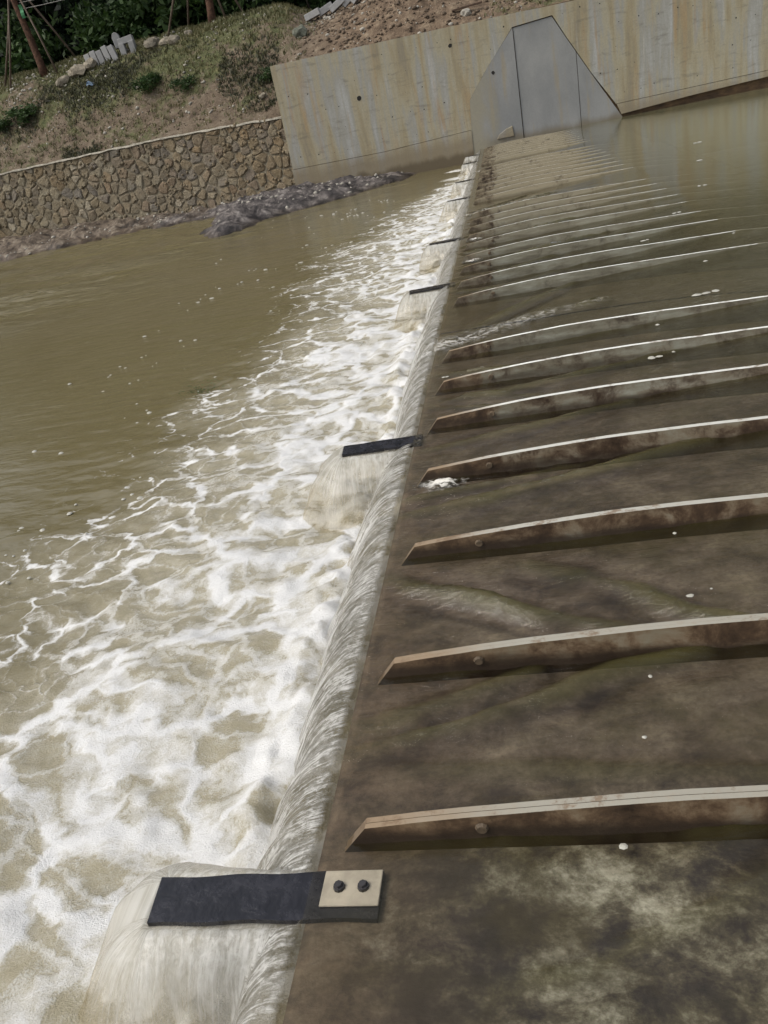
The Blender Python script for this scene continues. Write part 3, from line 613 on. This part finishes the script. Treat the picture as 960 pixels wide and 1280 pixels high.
pts = []
for x, y, r, n in FL:
    for k in range(n): pts.append((x + (k - n / 2) * r * 1.5, y + random.uniform(-.4, .4) * r, 0, r * random.uniform(.6, 1)))
def wz(x, y): return float(wat_z(np.array([x]))[0]) + .006
tag(blob_mesh('foam_flecks', [(x, y, wz(x, y), r) for x, y, _, r in pts], FOAMM, .12), kind='stuff')

# ------------------------------------------------------------------ mud bank at the foot of the far walls
LAND = [(-60, 25), (-24, 28.4), (-18.65, 29.8), (-15.8, 31), (-14.3, 31.6), (-12.1, 31.0), (-11, 31.2), (-9.9, 30.4), (-9.2, 27.2), (-8.6, 25.0), (-7.7, 23.7), (-7.1, 24.2), (-6.8, 26.2), (-5.6, 27.6), (-4.7, 28.5), (-3.6, 30.2), (-2.6, 31.6), (-2.1, 32.9), (-2.1, 40), (-60, 40)]
xs = np.concatenate([np.linspace(-60, -25, 50), np.arange(-24.8, -1.2, .10)]); ys = np.concatenate([np.arange(22.8, 34, .095), [34.5, 36, 38]])
X, Y = np.meshgrid(xs, ys, indexing='ij'); d, _ = poly_dist(X, Y, LAND + LAND[:1])
ins = np.zeros(X.shape, bool)
for (ax, ay), (bx, by) in zip(LAND, LAND[1:] + LAND[:1]):
    c = ((ay > Y) != (by > Y)) & (X < (bx - ax) * (Y - ay) / (by - ay + 1e-9) + ax); ins ^= c
sd = np.where(ins, d, -d) + .5 * fbm(X * .9, Y * .9, 5, 150)
h = POOL_Z - .02 + np.where(sd > 0, .30 * (1 - np.exp(-sd / .7)), sd * .35)
tongue = np.exp(-((X + 7.2) / 2.6) ** 2 - ((Y - 27.5) / 3.2) ** 2)
h += np.where(sd > 0, np.minimum(sd, 1), 0) * (.26 * fbm(X * 1.2, Y * 1.2, 5, 155) + .15 * np.abs(fbm(X * 3 + Y, Y * 4, 4, 160)) + .14 * tongue)
h += np.where(sd > 0, np.minimum(sd / 2.5, 1), 0) * np.interp(X, [-25, -16, -12, -9, -6, -2], [.30, .12, -.12, .02, .02, .0])
tag(link('mud_bank', grid('mud_bank', X, Y, h), MUD), kind='structure')

# ------------------------------------------------------------------ rubble stone wall, stone by stone
A = Vector((-7.05, 33.1)); B = Vector((-22, 35.0)); dr = (B - A).normalized(); ANG = math.atan2(dr.y, dr.x)
sw = tag(empty('stone_wall', (A.x, A.y, 0), ANG), 'rubble stone retaining wall with pale mortar cap below the grassy bank', 'wall')
# local frame: +x runs left along the wall, local +y points to the water side
def top_z(s): return float(np.interp(s, [0, .3, 2.9, 5.8, 9, 20, 30], [2.42, 2.5, 2.62, 2.70, 2.71, 2.73, 2.75]))
LEN = 14.4
bm = bm_new(); ss = np.linspace(-.1, 30, 60)
lo = [bm.verts.new((s, 0, -1.2)) for s in ss]; hi = [bm.verts.new((s, -.06, top_z(s) - .03)) for s in ss]; hb = [bm.verts.new((s, -.6, top_z(s) - .03)) for s in ss]
for i in range(len(ss) - 1):
    bm.faces.new((lo[i], lo[i + 1], hi[i + 1], hi[i])); bm.faces.new((hi[i], hi[i + 1], hb[i + 1], hb[i]))
link('mortar_core', bm_mesh(bm, 'mortar_core'), MORTAR, sw)
bm = bm_new(); prev = None
for s in np.linspace(-.1, 30, 140):
    z = top_z(s) + .012 * math.sin(s * 5) + random.uniform(-.012, .012); t = .045 + random.uniform(-.012, .018)
    cur = [bm.verts.new(q) for q in ((s, .03 + random.uniform(-.012, .012), z - t), (s, .02, z + .005), (s, -.42, z + .015), (s, -.45, z - t))]
    if prev:
        for a in range(4): bm.faces.new((prev[a], cur[a], cur[(a + 1) % 4], prev[(a + 1) % 4]))
    prev = cur
link('mortar_cap', bm_mesh(bm, 'mortar_cap'), COPE, sw)
seeds = []
while len(seeds) < 296:
    best = None
    for _ in range(14):
        c = (random.uniform(0, LEN), random.uniform(-.22, 2.64)); m = min(((c[0] - q[0]) * .82) ** 2 + (c[1] - q[1]) ** 2 for q in seeds) if seeds else 9
        m *= random.uniform(.2, 1.5)
        if best is None or m > best[0]: best = (m, c)
    seeds.append(best[1])
def clip(poly, px, py, nx, ny):
    out = []
    for (ax, ay), (bx, by) in zip(poly, poly[1:] + poly[:1]):
        da = (ax - px) * nx + (ay - py) * ny; db = (bx - px) * nx + (by - py) * ny
        if da <= 0: out.append((ax, ay))
        if da * db < 0: t_ = da / (da - db); out.append((ax + t_ * (bx - ax), ay + t_ * (by - ay)))
    return out
def stone_mesh(c, poly):
    cx = sum(p[0] for p in poly) / len(poly); cz = sum(p[1] for p in poly) / len(poly); n = len(poly)
    h_ = random.uniform(.012, .048); V = []; F = []; tl = (random.uniform(-.12, .12), random.uniform(-.12, .12))
    for k, (f, y) in enumerate(((1.0, -.03), (.97, .35), (.72, .92))):
        for p in poly:
            q = random.uniform(.93, 1.03); V.append(((p[0] - cx) * f * q, (-.05 if k == 0 else (random.uniform(-.03, .014) if k == 1 else h_ * random.uniform(.55, 1.0))) + ((p[0] - cx) * tl[0] + (p[1] - cz) * tl[1]) * (k > 0), (p[1] - cz) * f * q))
    V.append((random.uniform(-.02, .02), h_, 0)); 
    for r_ in range(2):
        for i in range(n): j = (i + 1) % n; F.append((r_ * n + i, r_ * n + j, (r_ + 1) * n + j, (r_ + 1) * n + i))
    for i in range(n): F.append((2 * n + i, 2 * n + (i + 1) % n, 3 * n))
    return cx, cz, mesh('stone', V, F, False)
for i, c in enumerate(seeds):
    poly = [(-.08, -.45), (LEN + .2, -.45), (LEN + .2, top_z(c[0]) - .05), (-.08, top_z(c[0]) - .05)]
    gap = random.uniform(.002, .014)
    for j, q in enumerate(seeds):
        if j != i and abs(q[0] - c[0]) < 1.4 and abs(q[1] - c[1]) < 1.4:
            dx, dy = q[0] - c[0], q[1] - c[1]; L = math.hypot(dx, dy); poly = clip(poly, c[0] + dx * .5 - dx / L * gap, c[1] + dy * .5 - dy / L * gap, dx, dy)
            if len(poly) < 3: break
    if len(poly) < 3: continue
    pp = []
    for (ax, ay), (bx, by) in zip(poly, poly[1:] + poly[:1]):   # round the corners a little
        L = math.hypot(bx - ax, by - ay)
        if L < .035: continue
        e_ = min(.022, L * .12); jt = lambda t_, m_: (ax + (bx - ax) * t_ - (by - ay) / L * m_, ay + (by - ay) * t_ + (bx - ax) / L * m_)
        pp += [jt(random.uniform(.10, .24), 0), jt(random.uniform(.4, .6), random.uniform(-e_, e_)), jt(random.uniform(.76, .9), 0)] if L > .14 else [jt(.5, 0)]
    if len(pp) < 3: continue
    cx, cz, me = stone_mesh(c, pp[::-1]); o = link('stone', me, STONE, sw, (cx, -.03 * (cz / 2.6) + .0, cz))
# small chinking stones pushed into the joints
def pebbles(name, pts, mat, squash=.7):
    ico = bmesh.new(); bmesh.ops.create_icosphere(ico, subdivisions=1, radius=1); bv = np.array([v.co[:] for v in ico.verts]); bf = np.array([[v.index for v in f.verts] for f in ico.faces]); ico.free()
    Vs = []; Fs = []
    for k, (x, y, z, r) in enumerate(pts):
        sc = rng.uniform(.55, 1.25, 3) * r; sc[2] *= squash; a = rng.uniform(0, 6.28); R = np.array([[math.cos(a), -math.sin(a), 0], [math.sin(a), math.cos(a), 0], [0, 0, 1]])
        v = (bv * rng.uniform(.75, 1.2, (len(bv), 1)) * sc) @ R.T + (x, y, z); Fs.append(bf + k * len(bv)); Vs.append(v)
    return np_mesh(name, np.concatenate(Vs), np.concatenate(Fs))
cp = [(random.uniform(0, 24), random.uniform(-.01, .03), random.uniform(-.3, 2.6), random.choice([.03, .04, .055, .07])) for _ in range(900)]
cp += [(random.uniform(LEN, 29), random.uniform(-.0, .05), random.uniform(-.3, 2.55), random.uniform(.12, .24)) for _ in range(260)]
tag(link('chinking_stones', pebbles('chinking_stones', cp, STONE, 1), STONE, sw), kind='stuff')
# hollow scour and pale footing at the corner with the concrete
bm = bm_new(); box(bm, (.15, .0, -.34), (1.9, .16, -.06)); link('footing', bm_mesh(bm, 'footing', bevel=.03), COPE, sw)

# ------------------------------------------------------------------ hillside behind the walls
def wall_base(x):
    return np.where(x < -7.1, 33.1 + (np.minimum(x, -7.05) + 7.05) * (1.9 / -14.95) + .40, WALL_Y + .61)
def hill(x, y):
    d = y - wall_base(x)
    zl = np.interp(d, [-.3, 0, .9, 1.9, 2.6, 3.4, 4.6, 5.6, 7, 12, 22, 60, 150, 400], [2.55, 2.66, 3.5, 4.65, 5.35, 6.0, 6.62, 6.7, 6.7, 6.7, 8, 26, 60, 90])
    zr = np.interp(d, [-.3, 0, .5, 1.6, 3.2, 5, 8, 12, 22, 60, 150, 400], [3.9, 4.05, 4.25, 4.8, 5.4, 5.9, 6.3, 6.5, 8, 26, 60, 90])
    heap = np.exp(-((x + 1.8) / 2.3) ** 2) * np.interp(d, [0, .3, 2.4, 5, 9], [0, .25, 1.15, .9, 0])
    t = sstep(-7.9, -6.2, x); z = zl * (1 - t) + zr * t + heap
    near = sstep(40, 14, d)
    return z + near * (.10 * fbm(x * .8, y * .8, 4, 200) + .07 * fbm(x * 2.6, y * 2.6, 4, 205) * sstep(0, .6, d) + .05 * heap * fbm(x * 4, y * 4, 3, 209)), d
xs = np.concatenate([[-300, -150, -80, -50], np.arange(-36, 15.5, .13), [18, 24, 40, 90, 200, 320]]); ds = np.concatenate([np.arange(-.1, 8, .11), np.geomspace(8, 380, 34)])
X, Dm = np.meshgrid(xs, ds, indexing='ij'); Y = Dm + wall_base(X); Z, d_ = hill(X, Y); Z[:, 0] = np.minimum(Z[:, 0], 2.2)
def grassy(x, y, d):
    g = np.interp(d, [0, .8, 1.7, 2.3, 2.9, 4.2, 5.8, 8], [.34, .36, .48, .72, .72, .78, .85, .9]) + .35 * fbm(x * .35, y * .5, 3, 220)
    return np.where(x < -7.2, g, np.interp(x, [-7, -5, 0, 1.5, 14], [.45, .12, .1, .6, .85]) * np.interp(d, [0, 3, 10], [.8, .9, 1.2]))
G = grassy(X, Y, d_)
tag(link('hillside', grid('hillside', X, Y, Z, {'grassy': ('FLOAT', G.ravel())}), EARTH), kind='structure')
def hz(x, y): return float(hill(np.array([x]), np.array([y]))[0][0])

# grass, weeds, rubble (uncountable)
def tufts(name, n, fn, mat, hgt, nb=5, wid=.018):
    V = []; F = []; k = 0; tries = 0
    while k < n and tries < n * 60:
        tries += 1; x, y, ok = fn()
        if not ok: continue
        z = hz(x, y) - .02; k += 1
        for b in range(nb):
            a = random.random() * 6.283; l = hgt * random.uniform(.5, 1.3); le = random.uniform(.2, .9); bx, by = x + random.gauss(0, .05), y + random.gauss(0, .05)
            cx, sy_ = math.cos(a), math.sin(a); w = wid * random.uniform(.6, 1.4); i = len(V)
            V += [(bx - sy_ * w, by + cx * w, z), (bx + sy_ * w, by - cx * w, z), (bx + cx * l * le * .45 + sy_ * w * .6, by + sy_ * l * le * .45, z + l * .62), (bx + cx * l * le, by + sy_ * l * le, z + l)]
            F += [(i, i + 1, i + 2), (i, i + 2, i + 3)]
    return tag(link(name, np_mesh(name, V, F), mat), kind='stuff')
def pick_grass():
    if random.random() < .78: x = random.uniform(-27, -5); d = random.uniform(.1, 8)
    else: x = random.uniform(-5, 14); d = random.uniform(.2, 7)
    y = d + float(wall_base(np.array([x]))[0]); g = float(grassy(np.array([x]), np.array([y]), np.array([d]))[0])
    return x, y, random.random() < (g - .2) * 1.1
tufts('grass_tufts', 11000, pick_grass, GRASS, .15)
def pick_weed():
    x = random.uniform(-24, -7.4); c = np.interp(x, [-24, -19, -15, -11, -7.4], [2.3, 2.3, 2.7, 2.0, 1.4]); d = random.gauss(float(c), .62)
    if random.random() < .25: d = abs(random.gauss(.1, .15)) + .05
    y = d + float(wall_base(np.array([x]))[0]); n_ = vnoise(np.array([x * .55]), np.array([y * .9]), 5)[0]
    return x, y, d > 0.03 and n_ > .46
tufts('ground_weeds', 2400, pick_weed, DULLWEED, .13, 6, .020)
pp = []
for _ in range(2600):
    x = random.uniform(-26, 2); d = abs(random.gauss(3.8, 1.9)); y = d + float(wall_base(np.array([x]))[0])
    if vnoise(np.array([x * .8]), np.array([y * .8]), 9)[0] < .42: continue
    r = random.choice([.022, .03, .04, .055, .09]); pp.append((x, y, hz(x, y) + r * .1, r))
tag(link('slope_rubble', pebbles('slope_rubble', pp, PEBBLE), PEBBLE), kind='stuff')
pp = []
for _ in range(1300):
    x = random.gauss(-2.6, 2.6); d = random.uniform(.05, 5); y = d + float(wall_base(np.array([x]))[0])
    if x < -6.9: continue
    r = random.choice([.03, .04, .05, .07, .11]); pp.append((x, y, hz(x, y) + r * .1, r))
for _ in range(700):
    x = random.uniform(-24, -7.3); d = random.uniform(.1, 2.4); y = d + float(wall_base(np.array([x]))[0]); r = random.choice([.02, .03, .045, .06]); pp.append((x, y, hz(x, y), r))
tag(link('earth_clods', pebbles('earth_clods', pp, CLOD), CLOD), kind='stuff')
pp = []
for _ in range(700):
    x = random.uniform(-24, -3); y = random.uniform(26, 33.5); i = np.searchsorted(xs, x)
    xi = int(np.clip(np.searchsorted(np.concatenate([np.linspace(-60, -25, 50), np.arange(-24.8, -1.2, .10)]), x), 0, h.shape[0] - 1)); yi = int(np.clip((y - 22.8) / .095, 0, h.shape[1] - 1))
    if h[xi, yi] < POOL_Z + .03: continue
    r = random.choice([.025, .035, .05, .08]); pp.append((x, y, h[xi, yi] + r * .2, r))
tag(link('bank_rubble', pebbles('bank_rubble', pp, PEBBLE), PEBBLE), kind='stuff')

# ------------------------------------------------------------------ single rocks, kerb blocks, plank
def rock(x, y, r, label, mat=ROCK, sq=.8, group=None):
    bm = bm_new(); bmesh.ops.create_icosphere(bm, subdivisions=2, radius=1)
    ph = random.random() * 50
    for v in bm.verts:
        q = 1 + .6 * float(fbm(np.array([v.co.x * 1.4 + ph]), np.array([v.co.y * 1.4 + v.co.z * 1.1]), 3, 300)[0]); v.co = Vector((v.co.x * r * q * 1.15, v.co.y * r * q, v.co.z * r * q * sq))
    o = link('rock', bm_mesh(bm, 'rock'), mat, None, (x, y, hz(x, y) + r * sq * .45)); o.rotation_euler = (0, 0, random.random() * 6)
    return tag(o, label, 'rock', group)
rock(-17.7, 37.9, .30, 'orange-tan rock at the foot of the long stake of the left tree')
rock(-17.0, 38.0, .38, 'mossy pale boulder between the left tree stake and the kerb block pile')
rock(-16.35, 38.2, .30, 'small pale rock touching the left end of the kerb block pile')
rock(-13.3, 38.2, .30, 'low tan rock right of the kerb block pile, in a row of rocks')
rock(-12.75, 38.0, .24, 'round cream rock beside the foot of the right tree leftmost stake')
rock(-12.2, 37.8, .28, 'flat grey rock half buried below the right tree leftmost stake')
rock(-11.6, 38.1, .20, 'small pointed white rock between the stakes of the right tree')
rock(-6.5, 35.9, .27, 'grey green boulder on bare soil above the end of the concrete wall', GROCK, 1.0)
rock(.05, 33.85, .17, 'white stone beside the brown plank on top of the concrete wall', PEBBLE)
rock(-8.1, 34.3, .17, 'yellowish rock low on the bank beside the end of the concrete wall')

def block_mesh(l, w, h_, curved=False):
    bm = bm_new(); n = 5 if curved else 1
    if curved:
        prism(bm, [(-w / 2, 0), (w / 2, 0), (w / 2, h_ * .72), (w * .3, h_ * .93), (0, h_), (-w * .3, h_ * .93), (-w / 2, h_ * .72)], -l / 2, l / 2)
    else: box(bm, (-w / 2, -l / 2, 0), (w / 2, l / 2, h_))
    return bm_mesh(bm, 'kerb_block', bevel=.012)
bmA, bmB = block_mesh(.33, .24, .66), block_mesh(.3, .32, .6, True)
def block(me, x, y, dz, rot, label, group='precast kerb blocks in the pile by the trees'):
    o = link('kerb_block', me, KERB, None, (x, y, hz(x, y) + dz)); o.rotation_euler = rot; return tag(o, label, 'concrete block', group)
ORD = ['leftmost upright kerb block of the leaning row', 'second upright kerb block from the left of the leaning row', 'third upright kerb block, middle of the leaning row', 'fourth upright kerb block of the leaning row', 'fifth upright kerb block, right end of the leaning row']
for k in range(5): block(bmA, -16.45 + k * .33, 38.45 - .05 * k, -.22 + .05 * (k % 2) + .02 * k, (-.10, -.12 - .03 * k, .12 + .05 * (k % 3)), ORD[k])
block(bmB, -15.05, 38.75, .15, (0, -.1, .2), 'round-topped concrete block standing highest at the back of the pile')
block(bmA, -14.9, 38.4, .42, (0, 1.45, .15), 'flat block lying on top at the right of the pile')
block(bmA, -14.72, 38.35, -.3, (0, -.08, .1), 'short upright block under the flat block of the pile')
block(bmA, -14.3, 38.42, -.3, (.05, -.05, .1), 'block standing at the right end under the flat block')
block(bmA, -16.85, 38.3, -.4, (0, -.5, .3), 'low tilted block leaning at the left foot of the pile')
SL = ['white slab at the lower left end of the row above the earth heap', 'second white slab from the left above the earth heap', 'third white slab, middle of the row above the earth heap', 'white slab second from the right above the earth heap', 'white slab at the upper right end of the row above the earth heap']
for k, (x, z) in enumerate([(-6.45, 5.9), (-5.9, 5.95), (-5.35, 6.05), (-4.85, 6.15), (-4.45, 6.3)]):
    o = block(bmA, x, 37.6, .0, (0, 1.35 - .12 * k, .25 * (k % 2) - .1), SL[k], 'white slabs dumped above the earth heap'); o.location.z += .16
bm = bm_new(); box(bm, (-.55, -.06, -.03), (.55, .06, .03)); o = link('plank', bm_mesh(bm, 'plank', bevel=.008), WOOD, None, (.1, 34.0, hz(.1, 34.0) + .14)); o.rotation_euler = (0, -.06, .1)
tag(o, 'dark brown timber plank lying on the earth above the concrete wall', 'plank')
bm = bm_new(); bmesh.ops.create_grid(bm, x_segments=4, y_segments=4, size=.16)
for v in bm.verts: v.co.z = .05 * math.sin(v.co.x * 30) * math.cos(v.co.y * 23) + .05
o = link('plastic_scrap', bm_mesh(bm, 'plastic_scrap'), BLUEP, None, (-16.2, 37.2, hz(-16.2, 37.2) + .05)); o.rotation_euler = (.5, .2, .4); o.modifiers.new('thickness', 'SOLIDIFY').thickness = .01
tag(o, 'small crumpled blue plastic scrap lying on the bank below the kerb block pile', 'litter')

# ------------------------------------------------------------------ leafy things
def leaf_cloud(n, shape, clumps, size, seed):
    r_ = np.random.default_rng(seed); c = shape(r_, clumps); cr = r_.uniform(.35, 1.0, clumps)
    i = r_.integers(0, clumps, n); p = c[i] + r_.normal(0, 1, (n, 3)) * (cr[i] * .38)[:, None] * np.array([1, 1, .75])
    a = r_.normal(0, 1, (n, 3)); a /= np.linalg.norm(a, axis=1)[:, None]; b = np.cross(a, r_.normal(0, 1, (n, 3))); b /= np.linalg.norm(b, axis=1)[:, None]
    s = size * r_.uniform(.5, 1.3, (n, 1)); V = np.stack([p - a * s, p + b * s * .42, p + a * s, p - b * s * .42], 1).reshape(-1, 3)
    return V, np.arange(n * 4).reshape(n, 4)
def ell(rx, rz, zc, k=1.0):
    def f(r_, n):
        v = r_.normal(0, 1, (n, 3)); v /= np.linalg.norm(v, axis=1)[:, None]; v *= (r_.uniform(.25, 1, (n, 1)) ** .5); return v * (rx, rx, rz) + (0, 0, zc)
    return f
def trunk_mesh(h_, r0, limbs, seed, lean=(0, 0)):
    rn = random.Random(seed); bm = bm_new(); pts = [(lean[0] * t + .1 * math.sin(t * 4 + seed), lean[1] * t + .08 * math.cos(t * 3 + seed), h_ * t) for t in (0, .08, .25, .5, .75, 1)]
    tube(bm, pts, [r0 * 1.35, r0, r0 * .88, r0 * .75, r0 * .55, r0 * .25], 9)
    for k in range(limbs):
        t = rn.uniform(.45, .95); z = h_ * t; a = rn.random() * 6.28; L = h_ * rn.uniform(.2, .35); bx, by = lean[0] * t, lean[1] * t
        tube(bm, [(bx, by, z), (bx + math.cos(a) * L * .5, by + math.sin(a) * L * .5, z + L * .45), (bx + math.cos(a) * L, by + math.sin(a) * L, z + L * .9)], [r0 * .4, r0 * .25, r0 * .08], 6)
    return bm_mesh(bm, 'trunk', True)
forestc = []
for k in range(4):
    V, F = leaf_cloud(7600, ell(3.6, 6.6, 7.2), 80, .27, 400 + k); V2, F2 = leaf_cloud(2000, ell(3.4, 1.6, 1.4), 30, .24, 420 + k)
    forestc.append(np_mesh('crown', np.concatenate([V, V2]), np.concatenate([F, F2 + len(V)])))
for me in forestc: me.materials.append(DLEAF)
ftr = [trunk_mesh(11, .24, 7, k) for k in range(2)]
for me in ftr: me.materials.append(BARKD)
def pos_word(i): return None
TREES = [(x, y) for row, (y0, st, off) in enumerate([(45.5, 4.1, 0), (50, 4.6, 2.0), (56, 5.5, 1.0)]) for x, y in [(-34 + off + st * i + random.uniform(-.7, .7), y0 + random.uniform(-1, 1)) for i in range(int(52 / st))]]
for i, (x, y) in enumerate(TREES):
    t = empty('forest_tree', (x, y, hz(x, y) - .3), random.random() * 6.28); s = random.uniform(.85, 1.2); t.scale = (s, s, s * random.uniform(.95, 1.15))
    link('trunk', ftr[i % 2], None, t); link('crown', forestc[i % 4], None, t)
    row = 0 if y < 47.5 else (1 if y < 53 else 2)
    near = [(-30, 'dark wood tree beyond the far left edge of the bank'), (-25, 'dark wood tree left of the left staked trunk'), (-21.5, 'dark wood tree just behind the left staked trunk'), (-17.5, 'dark wood tree behind the long sloping stake and the kerb block pile'), (-13.5, 'dark wood tree behind the gap between kerb block pile and right staked trunk'), (-9.5, 'dark wood tree just behind the right staked trunk'), (-5.5, 'dark wood tree behind the white slabs')]
    lab = min(near, key=lambda q: abs(q[0] + .0 - x)); 
    if row == 0 and abs(lab[0] - x) < 2.06: tag(t, lab[1], 'tree', 'dark trees of the wood behind the bank'); continue
    tag(t, ['tall dark leafy tree in the front row of the wood behind the bank', 'tall dark tree in the middle row of the wood behind the bank', 'tall dark tree at the back of the wood behind the bank'][row], 'tree', 'dark trees of the wood behind the bank')
busm = []
for k in range(3):
    V, F = leaf_cloud(1500, ell(1.1, .95, .95), 30, .15, 440 + k); m_ = np_mesh('foliage', V, F); m_.materials.append(BLEAF); busm.append(m_)
BUSH = [(-13.6, 42.0, 1.6, 'bright green bush left of the right red-barked trunk, behind the rocks'), (-11.9, 42.3, 1.5, 'yellow-green bush directly behind the right red-barked trunk'), (-15.3, 41.5, .95, 'small light green bush right behind the kerb block pile'),
        (-17.0, 42.4, 1.3, 'dull green bush behind the left half of the kerb block pile'), (-21.0, 42.0, 1.35, 'bush at the far left behind the left trunk and its stakes'), (-9.4, 42.3, 1.25, 'dark green bush between the right trunk and the white slabs'), (-7.2, 42.5, 1.1, 'low green bush behind the left end of the white slabs')]
STEM = trunk_mesh(.9, .05, 4, 3); STEM.materials.append(BARKD)
for i, (x, y, s, lab) in enumerate(BUSH):
    t = empty('bush', (x, y, hz(x, y) - .05), i * 1.3); t.scale = (s, s, s); link('foliage', busm[i % 3], None, t); link('stem', STEM, None, t); tag(t, lab, 'bush', 'bushes at the edge of the wood')
for i, (x, y, s, lab) in enumerate([(-19.6, 36.95, .5, 'bushy bright green plant on the left part of the bank'), (-20.7, 37.0, .33, 'smaller green plant at the left edge of the photo on the bank'), (-13.2, 36.2, .42, 'dark green weed clump in the middle of the bank above the stone wall'), (-11.6, 35.7, .36, 'grey green weed clump on the bank right of the middle one'), (-7.75, 34.9, .34, 'dark green weed clump hugging the end of the concrete wall')]):
    me = busm[i % 3].copy(); me.materials.clear(); me.materials.append(WEED)
    t = empty('weed_clump', (x, y, hz(x, y) - .12), i * 2.1); t.scale = (s * 1.4, s, s * .75); link('foliage', me, None, t); link('stem', STEM, None, t); tag(t, lab, 'plant', 'weed clumps on the bank')
# green weed caught in the pool
V, F = leaf_cloud(260, lambda r_, n: r_.normal(0, 1, (n, 3)) * (.09, .04, .012), 12, .045, 470)
V[:, 0] *= .42; V[:, 1] *= .30; V[:, 2] = np.maximum(V[:, 2] * .16, -.03) + .010
ww = tag(empty('water_weed', (-2.80, 8.2, POOL_Z)), 'small green weed tuft drifting in the brown pool at the edge of the foam', 'water weed')
tag(link('leafy_strands', np_mesh('leafy_strands', V, F), WEED, ww), kind='stuff')

# transplanted trees held by stakes
V, F = leaf_cloud(1500, ell(1.9, 1.5, 7.4), 40, .16, 480); topc = np_mesh('crown', V, F); topc.materials.append(BLEAF)
def staked(x, y, lean, label):
    t = empty('tree', (x, y, hz(x, y) - .1)); me = trunk_mesh(6.6, .17, 6, int(abs(x) * 7), lean); me.materials.append(BARK)
    link('trunk', me, None, t); link('crown', topc, None, t); return tag(t, label, 'tree', 'transplanted trees propped by stakes')
staked(-19.1, 39.0, (-.35, 0), 'red-barked transplanted tree at the far left inside a tripod of stakes')
staked(-10.75, 39.0, (.3, 0), 'red-barked transplanted tree nearer the concrete wall, its stakes spread wide')
def stake(foot, top, label):
    z0 = hz(foot[0], foot[1]) - .15; bm = bm_new(); f = Vector((foot[0], foot[1], z0)); tp = Vector(top)
    tube(bm, [(0, 0, 0), tuple((tp - f) * .5 + Vector((.02, .01, 0))), tuple(tp - f)], [.05, .045, .036], 7)
    return tag(link('tree_stake', bm_mesh(bm, 'tree_stake', True), POLE, None, tuple(f)), label, 'stake', 'wooden stakes propping the transplanted trees')
stake((-21.3, 39.3), (-19.3, 39.1, 9.75), 'leftmost wooden stake of the left tree, leaning in from the photo edge')
stake((-20.75, 38.7), (-19.35, 38.9, 9.6), 'near upright stake just left of the left trunk')
stake((-18.15, 38.6), (-19.0, 38.9, 9.6), 'long sloping stake right of the left trunk with a rock at its foot')
stake((-17.6, 39.9), (-18.95, 39.1, 9.7), 'thin dark stake behind the long sloping one at the left tree')
stake((-12.8, 38.6), (-11.0, 39.0, 10.2), 'leftmost stake of the right tree, foot by a cream rock')
stake((-12.1, 39.6), (-10.95, 39.1, 10.2), 'thin stake second from left at the right tree')
stake((-10.0, 38.6), (-10.75, 38.9, 10.0), 'stake just right of the right trunk, leaning over it')
stake((-9.2, 38.9), (-10.7, 39.1, 10.0), 'rightmost stake of the right tree, at a shallow slant')
def cord(a, b, label):
    a, b = Vector(a), Vector(b); bm = bm_new(); tube(bm, [tuple((b - a) * t + Vector((0, 0, -.25 * math.sin(t * math.pi)))) for t in np.linspace(0, 1, 8)], .012, 5)
    return tag(link('cord', bm_mesh(bm, 'cord', True), ROPE, None, tuple(a)), label, 'cord', 'pale cords tied to the left tree')
cord((-19.1, 39.0, 9.12), (-13.5, 40.5, 9.9), 'upper pale cord running right from the top of the left tripod')
cord((-19.1, 39.0, 8.88), (-12.5, 40.5, 9.6), 'lower pale cord running right from the left tripod')
bm = bm_new(); bmesh.ops.create_grid(bm, x_segments=1, y_segments=5, size=.5)
for v in bm.verts: v.co = Vector((v.co.x * .16, .03 * math.sin(v.co.y * 9), v.co.y * .5))
o = link('ribbon', bm_mesh(bm, 'ribbon'), GLOVE, None, (-18.95, 38.75, 8.75)); o.modifiers.new('thickness', 'SOLIDIFY').thickness = .008
tag(o, 'green cloth ribbon hanging where the left tree stakes meet', 'ribbon')
